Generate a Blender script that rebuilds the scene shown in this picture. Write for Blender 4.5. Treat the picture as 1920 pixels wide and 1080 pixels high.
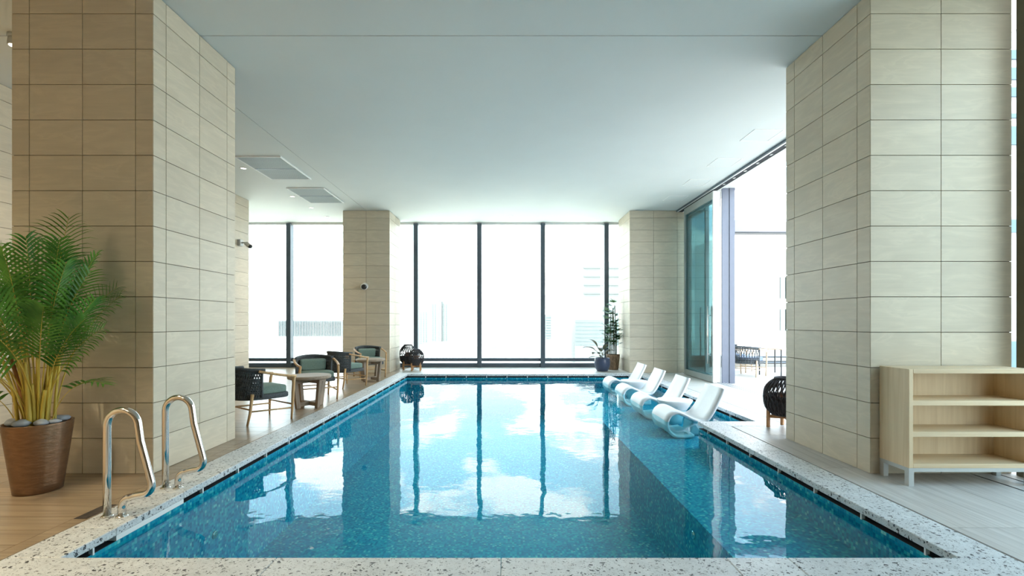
import bpy, bmesh, math, random
from mathutils import Vector, Matrix, Euler
R = math.radians
random.seed(7)
scene = bpy.context.scene
for o in list(bpy.data.objects):
    bpy.data.objects.remove(o, do_unlink=True)
col = scene.collection

# ------------------------------------------------------------------ camera
cam_d = bpy.data.cameras.new('camera'); cam = bpy.data.objects.new('camera', cam_d); col.objects.link(cam)
cam_d.sensor_width = 36.0; cam_d.lens = 36.0 * 878 / 1920
cam_d.shift_x = 10 / 1920; cam_d.shift_y = 63 / 1920
cam_d.clip_end = 2000
cam.location = (0, 0, 1.29); cam.rotation_euler = (R(90), 0, 0)
scene.camera = cam

# ------------------------------------------------------------------ sky / exposure
SKY = 3.2
scene.view_settings.view_transform = 'Standard'
scene.view_settings.look = 'None'
scene.view_settings.gamma = 1.0
scene.view_settings.use_curve_mapping = False
scene.view_settings.exposure = 1.46
scene.cycles.max_bounces = 9
scene.cycles.diffuse_bounces = 5
scene.cycles.glossy_bounces = 5
scene.cycles.transparent_max_bounces = 14
scene.cycles.use_denoising = True
scene.cycles.sample_clamp_indirect = 12.0
world = bpy.data.worlds.new('sky'); scene.world = world; world.use_nodes = True
nt = world.node_tree; N = nt.nodes; L = nt.links
for n in list(N): N.remove(n)
def nd(nt, t, **kw):
    n = nt.nodes.new(t)
    for k, v in kw.items(): setattr(n, k, v)
    return n
def math_n(nt, op, a=None, b=None, c=None, clamp=False):
    n = nt.nodes.new('ShaderNodeMath'); n.operation = op; n.use_clamp = clamp
    for i, x in enumerate((a, b, c)):
        if x is None: continue
        if isinstance(x, (int, float)): n.inputs[i].default_value = x
        else: nt.links.new(x, n.inputs[i])
    return n.outputs[0]
def ramp_n(nt, fac, stops, interp='LINEAR'):
    n = nt.nodes.new('ShaderNodeValToRGB'); n.color_ramp.interpolation = interp
    e = n.color_ramp.elements
    while len(e) < len(stops): e.new(0.5)
    for i, (p, c) in enumerate(stops):
        e[i].position = p; e[i].color = (c[0], c[1], c[2], 1) if not isinstance(c, (int, float)) else (c, c, c, 1)
    nt.links.new(fac, n.inputs[0])
    return n.outputs[0]
def mix_n(nt, fac, a, b, mode='MIX'):
    n = nt.nodes.new('ShaderNodeMix'); n.data_type = 'RGBA'; n.blend_type = mode
    for i, x in ((0, fac), (6, a), (7, b)):
        if isinstance(x, (int, float)): n.inputs[i].default_value = x
        elif isinstance(x, tuple): n.inputs[i].default_value = (x[0], x[1], x[2], 1)
        else: nt.links.new(x, n.inputs[i])
    return n.outputs[2]
tc = nd(nt, 'ShaderNodeTexCoord')
sep = nd(nt, 'ShaderNodeSeparateXYZ'); L.new(tc.outputs['Generated'], sep.inputs[0])
z = math_n(nt, 'MAXIMUM', sep.outputs[2], 0.0)
grad = ramp_n(nt, z, [(0.0, (0.80, 0.80, 0.77)), (0.10, (0.66, 0.72, 0.73)), (0.18, (0.52, 0.66, 0.74)), (0.30, (0.48, 0.68, 0.82)), (0.6, (0.40, 0.60, 0.79)), (1.0, (0.32, 0.52, 0.75))])
zz = math_n(nt, 'ADD', z, 0.16)
cx = math_n(nt, 'DIVIDE', sep.outputs[0], zz); cy = math_n(nt, 'DIVIDE', sep.outputs[1], zz)
cmb = nd(nt, 'ShaderNodeCombineXYZ'); L.new(cx, cmb.inputs[0]); L.new(cy, cmb.inputs[1]); cmb.inputs[2].default_value = 3.7
noi = nd(nt, 'ShaderNodeTexNoise'); noi.inputs['Scale'].default_value = 1.9; noi.inputs['Detail'].default_value = 7; noi.inputs['Roughness'].default_value = 0.52
L.new(cmb.outputs[0], noi.inputs['Vector'])
cl = ramp_n(nt, noi.outputs[0], [(0.50, 0.0), (0.56, 1.0)])
skyc = mix_n(nt, cl, grad, (1.15, 1.11, 1.05))
bg = nd(nt, 'ShaderNodeBackground'); L.new(skyc, bg.inputs[0]); bg.inputs[1].default_value = SKY
out = nd(nt, 'ShaderNodeOutputWorld'); L.new(bg.outputs[0], out.inputs[0])

sun_d = bpy.data.lights.new('sun', 'SUN'); sun_d.energy = 3.6; sun_d.angle = R(1.0); sun_d.color = (1.0, 0.95, 0.86)
sun = bpy.data.objects.new('sun', sun_d); col.objects.link(sun); sun.location = (-20, -20, 40)
sun.rotation_euler = Vector((0.33, 0.36, -0.87)).to_track_quat('-Z', 'Y').to_euler()

# ------------------------------------------------------------------ materials
def new_mat(name):
    m = bpy.data.materials.new(name); m.use_nodes = True
    t = m.node_tree
    for n in list(t.nodes): t.nodes.remove(n)
    o = t.nodes.new('ShaderNodeOutputMaterial')
    return m, t, o
def set_bump(t, p, height, strength, dist):
    b = t.nodes.new('ShaderNodeBump'); b.inputs['Strength'].default_value = strength; b.inputs['Distance'].default_value = dist
    t.links.new(height, b.inputs['Height']); t.links.new(b.outputs[0], p.inputs['Normal'])
def plain(name, c, rough=0.5, metal=0.0, var=0.08, scale=6.0, bump=0.0, spec=0.5, stretch=(1, 1, 1), emis=None):
    m, t, o = new_mat(name)
    p = t.nodes.new('ShaderNodeBsdfPrincipled'); t.links.new(p.outputs[0], o.inputs[0])
    tcn = t.nodes.new('ShaderNodeTexCoord'); mp = t.nodes.new('ShaderNodeMapping'); mp.inputs['Scale'].default_value = stretch
    t.links.new(tcn.outputs['Object'], mp.inputs[0])
    n = t.nodes.new('ShaderNodeTexNoise'); n.inputs['Scale'].default_value = scale; n.inputs['Detail'].default_value = 4
    t.links.new(mp.outputs[0], n.inputs['Vector'])
    c0 = tuple(max(0, x * (1 - var)) for x in c); c1 = tuple(min(1, x * (1 + var)) for x in c)
    cr = ramp_n(t, n.outputs[0], [(0.3, c0), (0.7, c1)])
    t.links.new(cr, p.inputs['Base Color'])
    p.inputs['Roughness'].default_value = rough; p.inputs['Metallic'].default_value = metal
    p.inputs['Specular IOR Level'].default_value = spec
    if bump: set_bump(t, p, n.outputs[0], bump, 0.01)
    if emis:
        p.inputs['Emission Color'].default_value = (*emis[0], 1); p.inputs['Emission Strength'].default_value = emis[1]
    return m
def stone_tile(name, c, rough=0.42):
    m, t, o = new_mat(name)
    p = t.nodes.new('ShaderNodeBsdfPrincipled'); t.links.new(p.outputs[0], o.inputs[0])
    tcn = t.nodes.new('ShaderNodeTexCoord'); oi = t.nodes.new('ShaderNodeObjectInfo')
    off = t.nodes.new('ShaderNodeCombineXYZ')
    for i, k in enumerate((37.0, 53.0, 91.0)): t.links.new(math_n(t, 'MULTIPLY', oi.outputs['Random'], k), off.inputs[i])
    va = t.nodes.new('ShaderNodeVectorMath'); va.operation = 'ADD'
    t.links.new(tcn.outputs['Object'], va.inputs[0]); t.links.new(off.outputs[0], va.inputs[1])
    mp = t.nodes.new('ShaderNodeMapping'); mp.inputs['Rotation'].default_value = (0.35, 0.3, 0.0); mp.inputs['Scale'].default_value = (2.2, 2.2, 9.0)
    t.links.new(va.outputs[0], mp.inputs[0])
    n1 = t.nodes.new('ShaderNodeTexNoise'); n1.inputs['Scale'].default_value = 1.0; n1.inputs['Detail'].default_value = 5; n1.inputs['Distortion'].default_value = 1.2
    t.links.new(mp.outputs[0], n1.inputs['Vector'])
    mp2 = t.nodes.new('ShaderNodeMapping'); mp2.inputs['Rotation'].default_value = (0.35, 0.3, 0.0); mp2.inputs['Scale'].default_value = (3, 3, 60.0)
    t.links.new(va.outputs[0], mp2.inputs[0])
    n2 = t.nodes.new('ShaderNodeTexNoise'); n2.inputs['Scale'].default_value = 1.0; n2.inputs['Detail'].default_value = 3
    t.links.new(mp2.outputs[0], n2.inputs['Vector'])
    base = ramp_n(t, n1.outputs[0], [(0.25, tuple(x * 0.93 for x in c)), (0.5, c), (0.60, tuple(min(1, x * 1.07) for x in c)), (0.63, tuple(min(1, x * 1.0) for x in c))])
    fine = ramp_n(t, n2.outputs[0], [(0.3, 0.97), (0.7, 1.02)])
    mm = mix_n(t, 1.0, base, fine, 'MULTIPLY')
    br = math_n(t, 'MULTIPLY_ADD', oi.outputs['Random'], 0.09, 0.955)
    cb = t.nodes.new('ShaderNodeCombineXYZ')
    for i in range(3): t.links.new(br, cb.inputs[i])
    mm = mix_n(t, 1.0, mm, cb.outputs[0], 'MULTIPLY')
    t.links.new(mm, p.inputs['Base Color'])
    p.inputs['Roughness'].default_value = rough; p.inputs['Specular IOR Level'].default_value = 0.4
    set_bump(t, p, n2.outputs[0], 0.08, 0.004)
    return m
def wood(name, c0, c1, axis=2, freq=45.0, rough=0.45, spec=0.4, rnd=True):
    m, t, o = new_mat(name)
    p = t.nodes.new('ShaderNodeBsdfPrincipled'); t.links.new(p.outputs[0], o.inputs[0])
    tcn = t.nodes.new('ShaderNodeTexCoord'); oi = t.nodes.new('ShaderNodeObjectInfo')
    off = t.nodes.new('ShaderNodeCombineXYZ')
    for i, k in enumerate((31.0, 47.0, 71.0)): t.links.new(math_n(t, 'MULTIPLY', oi.outputs['Random'], k), off.inputs[i])
    va = t.nodes.new('ShaderNodeVectorMath'); va.operation = 'ADD'
    t.links.new(tcn.outputs['Object'], va.inputs[0]); t.links.new(off.outputs[0], va.inputs[1])
    mp = t.nodes.new('ShaderNodeMapping'); s = [freq, freq, freq]; s[axis] = freq * 0.045; mp.inputs['Scale'].default_value = s
    t.links.new(va.outputs[0], mp.inputs[0])
    n1 = t.nodes.new('ShaderNodeTexNoise'); n1.inputs['Scale'].default_value = 1.0; n1.inputs['Detail'].default_value = 6; n1.inputs['Distortion'].default_value = 0.6
    t.links.new(mp.outputs[0], n1.inputs['Vector'])
    cr = ramp_n(t, n1.outputs[0], [(0.28, c0), (0.72, c1)])
    br = math_n(t, 'MULTIPLY_ADD', oi.outputs['Random'], 0.14, 0.93)
    cb = t.nodes.new('ShaderNodeCombineXYZ')
    for i in range(3): t.links.new(br, cb.inputs[i])
    cr = mix_n(t, 1.0, cr, cb.outputs[0], 'MULTIPLY')
    t.links.new(cr, p.inputs['Base Color'])
    p.inputs['Roughness'].default_value = rough; p.inputs['Specular IOR Level'].default_value = spec
    set_bump(t, p, n1.outputs[0], 0.12, 0.003)
    return m
def terrazzo(name):
    m, t, o = new_mat(name)
    p = t.nodes.new('ShaderNodeBsdfPrincipled'); t.links.new(p.outputs[0], o.inputs[0])
    tcn = t.nodes.new('ShaderNodeTexCoord')
    base = None
    nz = t.nodes.new('ShaderNodeTexNoise'); nz.inputs['Scale'].default_value = 12; nz.inputs['Detail'].default_value = 3
    t.links.new(tcn.outputs['Object'], nz.inputs['Vector'])
    base = ramp_n(t, nz.outputs[0], [(0.3, (0.57, 0.58, 0.585)), (0.7, (0.70, 0.71, 0.715))])
    for sc, thr, cc, rn in ((32.0, 0.23, (0.035, 0.035, 0.04), 0.48), (60.0, 0.26, (0.12, 0.12, 0.125), 0.38), (95.0, 0.30, (0.40, 0.40, 0.40), 0.35)):
        mp = t.nodes.new('ShaderNodeMapping'); mp.inputs['Location'].default_value = (sc * 0.37, sc * 0.11, 0.3); mp.inputs['Scale'].default_value = (1, 1.2, 1)
        t.links.new(tcn.outputs['Object'], mp.inputs[0])
        nd2 = t.nodes.new('ShaderNodeTexNoise'); nd2.inputs['Scale'].default_value = sc * 1.6; nd2.inputs['Detail'].default_value = 1
        t.links.new(mp.outputs[0], nd2.inputs['Vector'])
        vm = t.nodes.new('ShaderNodeVectorMath'); vm.operation = 'MULTIPLY_ADD'
        vm.inputs[1].default_value = (0.03, 0.03, 0.03)
        t.links.new(nd2.outputs['Color'], vm.inputs[0]); t.links.new(mp.outputs[0], vm.inputs[2])
        v = t.nodes.new('ShaderNodeTexVoronoi'); v.inputs['Scale'].default_value = sc; v.inputs['Randomness'].default_value = 1.0
        t.links.new(vm.outputs[0], v.inputs['Vector'])
        sp = t.nodes.new('ShaderNodeSeparateColor'); t.links.new(v.outputs['Color'], sp.inputs[0])
        sz = math_n(t, 'MULTIPLY', sp.outputs[0], thr * 1.8)
        pick = math_n(t, 'GREATER_THAN', sp.outputs[1], rn)
        inside = math_n(t, 'LESS_THAN', v.outputs['Distance'], sz)
        f = math_n(t, 'MULTIPLY', inside, pick)
        base = mix_n(t, f, base, cc)
    t.links.new(base, p.inputs['Base Color'])
    p.inputs['Roughness'].default_value = 0.42; p.inputs['Specular IOR Level'].default_value = 0.4
    return m
def mosaic(name, cell=0.03, stops=None):
    m, t, o = new_mat(name)
    p = t.nodes.new('ShaderNodeBsdfPrincipled'); t.links.new(p.outputs[0], o.inputs[0])
    tcn = t.nodes.new('ShaderNodeTexCoord')
    vm = t.nodes.new('ShaderNodeVectorMath'); vm.operation = 'MULTIPLY_ADD'; vm.inputs[1].default_value = (1 / cell,) * 3
    vm.inputs[2].default_value = (0.567, 0.978, 0.045)   # keeps the wall planes inside a row of mosaic, off the grout lines
    t.links.new(tcn.outputs['Object'], vm.inputs[0])
    fl = t.nodes.new('ShaderNodeVectorMath'); fl.operation = 'FLOOR'; t.links.new(vm.outputs[0], fl.inputs[0])
    fr = t.nodes.new('ShaderNodeVectorMath'); fr.operation = 'FRACTION'; t.links.new(vm.outputs[0], fr.inputs[0])
    wn = t.nodes.new('ShaderNodeTexWhiteNoise'); wn.noise_dimensions = '3D'; t.links.new(fl.outputs[0], wn.inputs['Vector'])
    cr = ramp_n(t, wn.outputs['Value'], stops, 'CONSTANT')
    sp = t.nodes.new('ShaderNodeSeparateXYZ'); t.links.new(fr.outputs[0], sp.inputs[0])
    g = None
    for i in range(3):
        a = math_n(t, 'LESS_THAN', sp.outputs[i], 0.09)
        g = a if g is None else math_n(t, 'MAXIMUM', g, a)
    cc = mix_n(t, g, cr, (0.05, 0.26, 0.36))
    t.links.new(cc, p.inputs['Base Color'])
    p.inputs['Roughness'].default_value = 0.6; p.inputs['Specular IOR Level'].default_value = 0.05
    return m
def glass(name, tint, f0=0.04, fmax=0.7):
    m, t, o = new_mat(name)
    tr = t.nodes.new('ShaderNodeBsdfTransparent'); tr.inputs[0].default_value = (*tint, 1)
    gl = t.nodes.new('ShaderNodeBsdfGlossy'); gl.inputs['Roughness'].default_value = 0.0
    lw = t.nodes.new('ShaderNodeLayerWeight'); lw.inputs[0].default_value = 0.5
    f = math_n(t, 'POWER', lw.outputs['Facing'], 4.0)
    f = math_n(t, 'MULTIPLY_ADD', f, fmax, f0, clamp=True)
    mx = t.nodes.new('ShaderNodeMixShader'); t.links.new(f, mx.inputs[0]); t.links.new(tr.outputs[0], mx.inputs[1]); t.links.new(gl.outputs[0], mx.inputs[2])
    t.links.new(mx.outputs[0], o.inputs[0])
    return m
def water_mat(name):
    m, t, o = new_mat(name)
    tcn = t.nodes.new('ShaderNodeTexCoord')
    hs = None
    for sc, st, amp in ((2.2, (1, 1, 1), 1.0), (9.0, (1, 1.3, 1), 0.16)):
        mp = t.nodes.new('ShaderNodeMapping'); mp.inputs['Scale'].default_value = st; t.links.new(tcn.outputs['Object'], mp.inputs[0])
        n = t.nodes.new('ShaderNodeTexNoise'); n.inputs['Scale'].default_value = sc; n.inputs['Detail'].default_value = 1.5
        t.links.new(mp.outputs[0], n.inputs['Vector'])
        h = math_n(t, 'MULTIPLY', n.outputs[0], amp)
        hs = h if hs is None else math_n(t, 'ADD', hs, h)
    b = t.nodes.new('ShaderNodeBump'); b.inputs['Strength'].default_value = 1.0; b.inputs['Distance'].default_value = 0.003
    t.links.new(hs, b.inputs['Height'])
    tr = t.nodes.new('ShaderNodeBsdfTransparent'); tr.inputs[0].default_value = (0.55, 0.91, 0.96, 1)
    gl = t.nodes.new('ShaderNodeBsdfGlossy'); gl.inputs['Roughness'].default_value = 0.0
    t.links.new(b.outputs[0], gl.inputs['Normal'])
    lw = t.nodes.new('ShaderNodeLayerWeight'); lw.inputs[0].default_value = 0.5
    t.links.new(b.outputs[0], lw.inputs['Normal'])
    f = math_n(t, 'POWER', lw.outputs['Facing'], 3.7)
    f = math_n(t, 'MULTIPLY_ADD', f, 0.46, 0.015, clamp=True)
    mx = t.nodes.new('ShaderNodeMixShader'); t.links.new(f, mx.inputs[0]); t.links.new(tr.outputs[0], mx.inputs[1]); t.links.new(gl.outputs[0], mx.inputs[2])
    t.links.new(mx.outputs[0], o.inputs[0])
    return m
def leaf_mat(name, c0, c1):
    m, t, o = new_mat(name)
    tcn = t.nodes.new('ShaderNodeTexCoord')
    n = t.nodes.new('ShaderNodeTexNoise'); n.inputs['Scale'].default_value = 7; n.inputs['Detail'].default_value = 2
    t.links.new(tcn.outputs['Object'], n.inputs['Vector'])
    cr = ramp_n(t, n.outputs[0], [(0.3, c0), (0.7, c1)])
    p = t.nodes.new('ShaderNodeBsdfPrincipled'); t.links.new(cr, p.inputs['Base Color']); p.inputs['Roughness'].default_value = 0.38
    tl = t.nodes.new('ShaderNodeBsdfTranslucent'); t.links.new(cr, tl.inputs[0])
    mx = t.nodes.new('ShaderNodeMixShader'); mx.inputs[0].default_value = 0.3
    t.links.new(p.outputs[0], mx.inputs[1]); t.links.new(tl.outputs[0], mx.inputs[2]); t.links.new(mx.outputs[0], o.inputs[0])
    return m

M = {}
M['tile'] = stone_tile('stone_tile', (0.57, 0.50, 0.385))
M['grout'] = plain('grout', (0.16, 0.13, 0.09), 0.9)
M['ceil'] = plain('ceiling_paint', (0.655, 0.68, 0.66), 0.75, var=0.015, scale=1.5)
M['white'] = plain('white_paint', (0.82, 0.82, 0.80), 0.5, var=0.02)
M['wallpaint'] = plain('back_wall_paint', (0.34, 0.26, 0.17), 0.7, var=0.05)
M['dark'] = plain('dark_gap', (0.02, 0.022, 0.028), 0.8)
M['frame'] = plain('anthracite_aluminium', (0.075, 0.10, 0.125), 0.38, metal=0.25, var=0.05)
M['alu'] = plain('pale_aluminium', (0.72, 0.73, 0.73), 0.35, metal=0.35, var=0.04)
M['doorframe'] = plain('greenish_grey_aluminium', (0.36, 0.39, 0.37), 0.4, metal=0.2, var=0.05)
M['bluesteel'] = plain('blue_grey_steel', (0.12, 0.14, 0.19), 0.4, metal=0.1, var=0.04)
M['lavsteel'] = plain('pale_lavender_steel', (0.26, 0.27, 0.33), 0.4, metal=0.1, var=0.03)
M['olive'] = plain('dark_olive_metal', (0.12, 0.11, 0.07), 0.45, var=0.06)
M['chrome'] = plain('polished_steel', (0.70, 0.68, 0.65), 0.12, metal=1.0, var=0.02)
M['floorwood'] = wood('wood_look_tile', (0.235, 0.165, 0.10), (0.41, 0.305, 0.20), axis=0, freq=30, rough=0.28)
M['floorgrey'] = wood('grey_stone_tile', (0.40, 0.37, 0.345), (0.575, 0.545, 0.515), axis=1, freq=34, rough=0.4)
M['floorpale'] = wood('pale_stone_tile', (0.50, 0.48, 0.44), (0.62, 0.60, 0.555), axis=0, freq=25, rough=0.4)
M['joint'] = plain('floor_joint', (0.17, 0.145, 0.115), 0.85)
M['terrazzo'] = terrazzo('terrazzo')
pool_stops = [(0.0, (0.006, 0.19, 0.31)), (0.22, (0.010, 0.25, 0.38)), (0.48, (0.015, 0.31, 0.42)), (0.70, (0.025, 0.37, 0.45)), (0.86, (0.05, 0.45, 0.48)), (0.95, (0.17, 0.56, 0.55))]
M['mosaic'] = mosaic('pool_mosaic', 0.0225, pool_stops)
M['water'] = water_mat('pool_water')
M['glass'] = glass('window_glass', (0.93, 0.97, 0.965))
M['sideglass'] = glass('tinted_side_glass', (0.80, 0.87, 0.88))
M['tealglass'] = glass('teal_tinted_glass', (0.56, 0.67, 0.68), 0.06)
M['oak'] = wood('oak_chair_wood', (0.42, 0.24, 0.10), (0.62, 0.40, 0.20), axis=2, freq=40, rough=0.45)
M['rope'] = plain('charcoal_rope', (0.07, 0.08, 0.086), 0.8, var=0.35, scale=90, bump=0.4)
M['cushion'] = plain('sage_green_fabric', (0.18, 0.25, 0.215), 0.9, var=0.12, scale=60, bump=0.15, spec=0.2)
M['greytimber'] = wood('weathered_timber', (0.21, 0.155, 0.11), (0.37, 0.29, 0.215), axis=0, freq=36, rough=0.6)
M['greytimber_v'] = wood('weathered_timber_upright', (0.19, 0.14, 0.10), (0.34, 0.265, 0.20), axis=2, freq=36, rough=0.6)
M['ash'] = wood('pale_ash_veneer', (0.62, 0.465, 0.285), (0.74, 0.59, 0.395), axis=2, freq=28, rough=0.5)
M['ash_h'] = wood('pale_ash_veneer_horizontal', (0.62, 0.465, 0.285), (0.74, 0.59, 0.395), axis=0, freq=28, rough=0.5)
M['greymetal'] = plain('light_grey_metal', (0.46, 0.47, 0.46), 0.45, metal=0.3, var=0.03)
M['bronze'] = plain('hammered_bronze', (0.23, 0.135, 0.078), 0.33, metal=0.75, var=0.14, scale=16, bump=0.3, stretch=(1, 1, 3))
M['soil'] = plain('soil', (0.05, 0.035, 0.025), 0.95, var=0.4, scale=40)
M['pebble'] = plain('grey_pebble', (0.30, 0.33, 0.38), 0.6, var=0.3, scale=9, bump=0.2)
M['palmleaf'] = leaf_mat('palm_leaf', (0.03, 0.13, 0.018), (0.14, 0.34, 0.05))
M['palmstem'] = plain('palm_stem', (0.50, 0.38, 0.06), 0.5, var=0.35, scale=7, stretch=(1, 1, 0.4))
M['palmhusk'] = plain('palm_husk', (0.33, 0.15, 0.05), 0.7, var=0.4, scale=9)
M['fanleaf'] = leaf_mat('fan_palm_leaf', (0.02, 0.075, 0.03), (0.06, 0.16, 0.045))
M['rubberleaf'] = leaf_mat('rubber_leaf', (0.035, 0.05, 0.03), (0.13, 0.11, 0.07))
M['caneG'] = plain('cane_stem', (0.07, 0.075, 0.04), 0.7, var=0.3, scale=20)
M['navy'] = plain('navy_glaze', (0.045, 0.06, 0.11), 0.35, var=0.1)
M['bark'] = plain('rough_bark', (0.24, 0.16, 0.10), 0.9, var=0.5, scale=22, bump=0.9, stretch=(1, 1, 0.35))
M['lounger'] = plain('white_moulded_resin', (0.80, 0.81, 0.82), 0.45, var=0.02)
M['lantern'] = plain('dark_woven_cord', (0.045, 0.04, 0.045), 0.7, var=0.4, scale=60, bump=0.3)
M['candle'] = plain('amber_glass', (0.22, 0.11, 0.07), 0.3, var=0.3)
M['lanternwood'] = wood('orange_teak', (0.42, 0.20, 0.08), (0.60, 0.33, 0.15), axis=2, freq=40)
M['camwhite'] = plain('camera_white', (0.70, 0.70, 0.68), 0.4, var=0.02)
M['camblack'] = plain('camera_black', (0.03, 0.03, 0.033), 0.25, var=0.05)
M['grille'] = plain('grey_grille', (0.42, 0.46, 0.45), 0.5, metal=0.1, var=0.04)
M['ventback'] = plain('vent_backing', (0.14, 0.165, 0.165), 0.7)
M['lamp'] = plain('lamp_glow', (1.0, 0.9, 0.75), 0.5, emis=((1.0, 0.90, 0.74), 1.6))
M['terrace'] = plain('terrace_paving', (0.46, 0.445, 0.41), 0.7, var=0.04, scale=3)
M['bwhite'] = plain('white_render', (0.80, 0.80, 0.78), 0.8, var=0.03)
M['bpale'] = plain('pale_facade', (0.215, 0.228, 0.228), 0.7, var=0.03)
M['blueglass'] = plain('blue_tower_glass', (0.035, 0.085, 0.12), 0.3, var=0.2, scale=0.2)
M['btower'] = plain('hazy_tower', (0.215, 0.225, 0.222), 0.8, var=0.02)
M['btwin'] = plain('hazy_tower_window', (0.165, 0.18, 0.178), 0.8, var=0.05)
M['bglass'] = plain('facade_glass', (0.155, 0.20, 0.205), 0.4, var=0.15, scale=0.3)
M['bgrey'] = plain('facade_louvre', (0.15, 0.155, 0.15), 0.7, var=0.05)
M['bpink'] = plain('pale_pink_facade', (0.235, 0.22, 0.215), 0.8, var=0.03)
M['city'] = plain('hazy_city_ground', (0.74, 0.70, 0.60), 0.9, var=0.08, scale=0.02)
M['cityside'] = plain('hazy_city_ground_side', (0.48, 0.47, 0.43), 0.9, var=0.08, scale=0.02)
M['outdoorwood'] = wood('pale_outdoor_teak', (0.42, 0.30, 0.19), (0.60, 0.46, 0.32), axis=2, freq=40)
M['outcushion'] = plain('slate_blue_fabric', (0.15, 0.19, 0.27), 0.9, var=0.1, scale=50)
M['blacksteel'] = plain('black_steel', (0.03, 0.035, 0.04), 0.5, var=0.05)

# ------------------------------------------------------------------ mesh helpers
class MB:
    def __init__(s): s.v = []; s.f = []; s.sm = []
    def box(s, x0, x1, y0, y1, z0, z1, smooth=False):
        b = len(s.v)
        s.v += [(x0, y0, z0), (x1, y0, z0), (x1, y1, z0), (x0, y1, z0), (x0, y0, z1), (x1, y0, z1), (x1, y1, z1), (x0, y1, z1)]
        for q in ((0, 3, 2, 1), (4, 5, 6, 7), (0, 1, 5, 4), (1, 2, 6, 5), (2, 3, 7, 6), (3, 0, 4, 7)):
            s.f.append(tuple(b + i for i in q)); s.sm.append(smooth)
        return s
    def hexa(s, lo, hi):   # two quads bottom / top
        b = len(s.v); s.v += [tuple(p) for p in lo] + [tuple(p) for p in hi]
        for q in ((0, 3, 2, 1), (4, 5, 6, 7), (0, 1, 5, 4), (1, 2, 6, 5), (2, 3, 7, 6), (3, 0, 4, 7)):
            s.f.append(tuple(b + i for i in q)); s.sm.append(False)
        return s
    def tube(s, path, r, n=8, cap=True, flat=1.0):
        P = [Vector(p) for p in path]; k = len(P)
        rs = r if isinstance(r, (list, tuple)) else [r] * k
        T = []
        for i in range(k):
            t = (P[min(i + 1, k - 1)] - P[max(i - 1, 0)])
            T.append(t.normalized())
        ref = Vector((0, 0, 1)) if abs(T[0].z) < 0.9 else Vector((1, 0, 0))
        nrm = (ref - T[0] * ref.dot(T[0])).normalized(); b0 = len(s.v)
        for i in range(k):
            nrm = nrm - T[i] * nrm.dot(T[i])
            nrm.normalize(); bi = T[i].cross(nrm)
            for j in range(n):
                a = 2 * math.pi * j / n
                s.v.append(tuple(P[i] + nrm * (math.cos(a) * rs[i] * flat) + bi * (math.sin(a) * rs[i])))
        for i in range(k - 1):
            for j in range(n):
                s.f.append((b0 + i * n + j, b0 + i * n + (j + 1) % n, b0 + (i + 1) * n + (j + 1) % n, b0 + (i + 1) * n + j)); s.sm.append(True)
        if cap:
            s.f.append(tuple(b0 + j for j in reversed(range(n)))); s.sm.append(False)
            s.f.append(tuple(b0 + (k - 1) * n + j for j in range(n))); s.sm.append(False)
        return s
    def lathe(s, prof, n=32, c=(0, 0, 0), smooth=True):
        b = len(s.v); k = len(prof)
        for r, zz in prof:
            for j in range(n):
                a = 2 * math.pi * j / n
                s.v.append((c[0] + r * math.cos(a), c[1] + r * math.sin(a), c[2] + zz))
        for i in range(k - 1):
            for j in range(n):
                s.f.append((b + i * n + j, b + i * n + (j + 1) % n, b + (i + 1) * n + (j + 1) % n, b + (i + 1) * n + j)); s.sm.append(smooth)
        s.f.append(tuple(b + j for j in reversed(range(n)))); s.sm.append(False)
        s.f.append(tuple(b + (k - 1) * n + j for j in range(n))); s.sm.append(False)
        return s
    def grid(s, rows, smooth=True, closed=False):
        b = len(s.v); m = len(rows[0])
        for r in rows: s.v += [tuple(p) for p in r]
        for i in range(len(rows) - 1):
            for j in range(m if closed else m - 1):
                s.f.append((b + i * m + j, b + i * m + (j + 1) % m, b + (i + 1) * m + (j + 1) % m, b + (i + 1) * m + j)); s.sm.append(smooth)
        return s
    def mesh(s, name):
        me = bpy.data.meshes.new(name); me.from_pydata(s.v, [], s.f); me.validate(); me.update()
        if len(me.polygons) == len(s.sm): me.polygons.foreach_set('use_smooth', s.sm)
        return me
    def build(s, name, mat, parent=None, bevel=0.0, segs=2):
        me = s.mesh(name)
        if bevel > 0: bevel_mesh(me, bevel, segs)
        else: fix_normals(me)
        me.materials.append(mat)
        return link(name, me, parent)
def fix_normals(me):
    bm = bmesh.new(); bm.from_mesh(me); bmesh.ops.recalc_face_normals(bm, faces=bm.faces); bm.to_mesh(me); bm.free()
def bevel_mesh(me, w, segs):
    bm = bmesh.new(); bm.from_mesh(me)
    bmesh.ops.recalc_face_normals(bm, faces=bm.faces)
    ed = [e for e in bm.edges if len(e.link_faces) == 2 and e.calc_face_angle(0) > 0.6]
    bmesh.ops.bevel(bm, geom=ed, offset=w, offset_type='OFFSET', segments=segs, affect='EDGES', profile=0.5, clamp_overlap=True)
    bm.to_mesh(me); bm.free()
def link(name, me, parent=None, loc=None):
    o = bpy.data.objects.new(name, me); col.objects.link(o)
    if parent is not None: o.parent = parent
    if loc is not None: o.location = loc
    return o
def tag(o, label=None, cat=None, group=None, kind=None):
    if label: o['label'] = label
    if cat: o['category'] = cat
    if group: o['group'] = group
    if kind: o['kind'] = kind
    return o
def empty(name, loc=(0, 0, 0), rz=0.0):
    o = bpy.data.objects.new(name, None); col.objects.link(o); o.location = loc; o.rotation_euler = (0, 0, rz); o.empty_display_size = 0.1
    return o
def copy_tree(o, parent=None):
    c = o.copy(); col.objects.link(c)
    if parent is not None: c.parent = parent
    for ch in o.children: copy_tree(ch, c)
    return c
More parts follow.
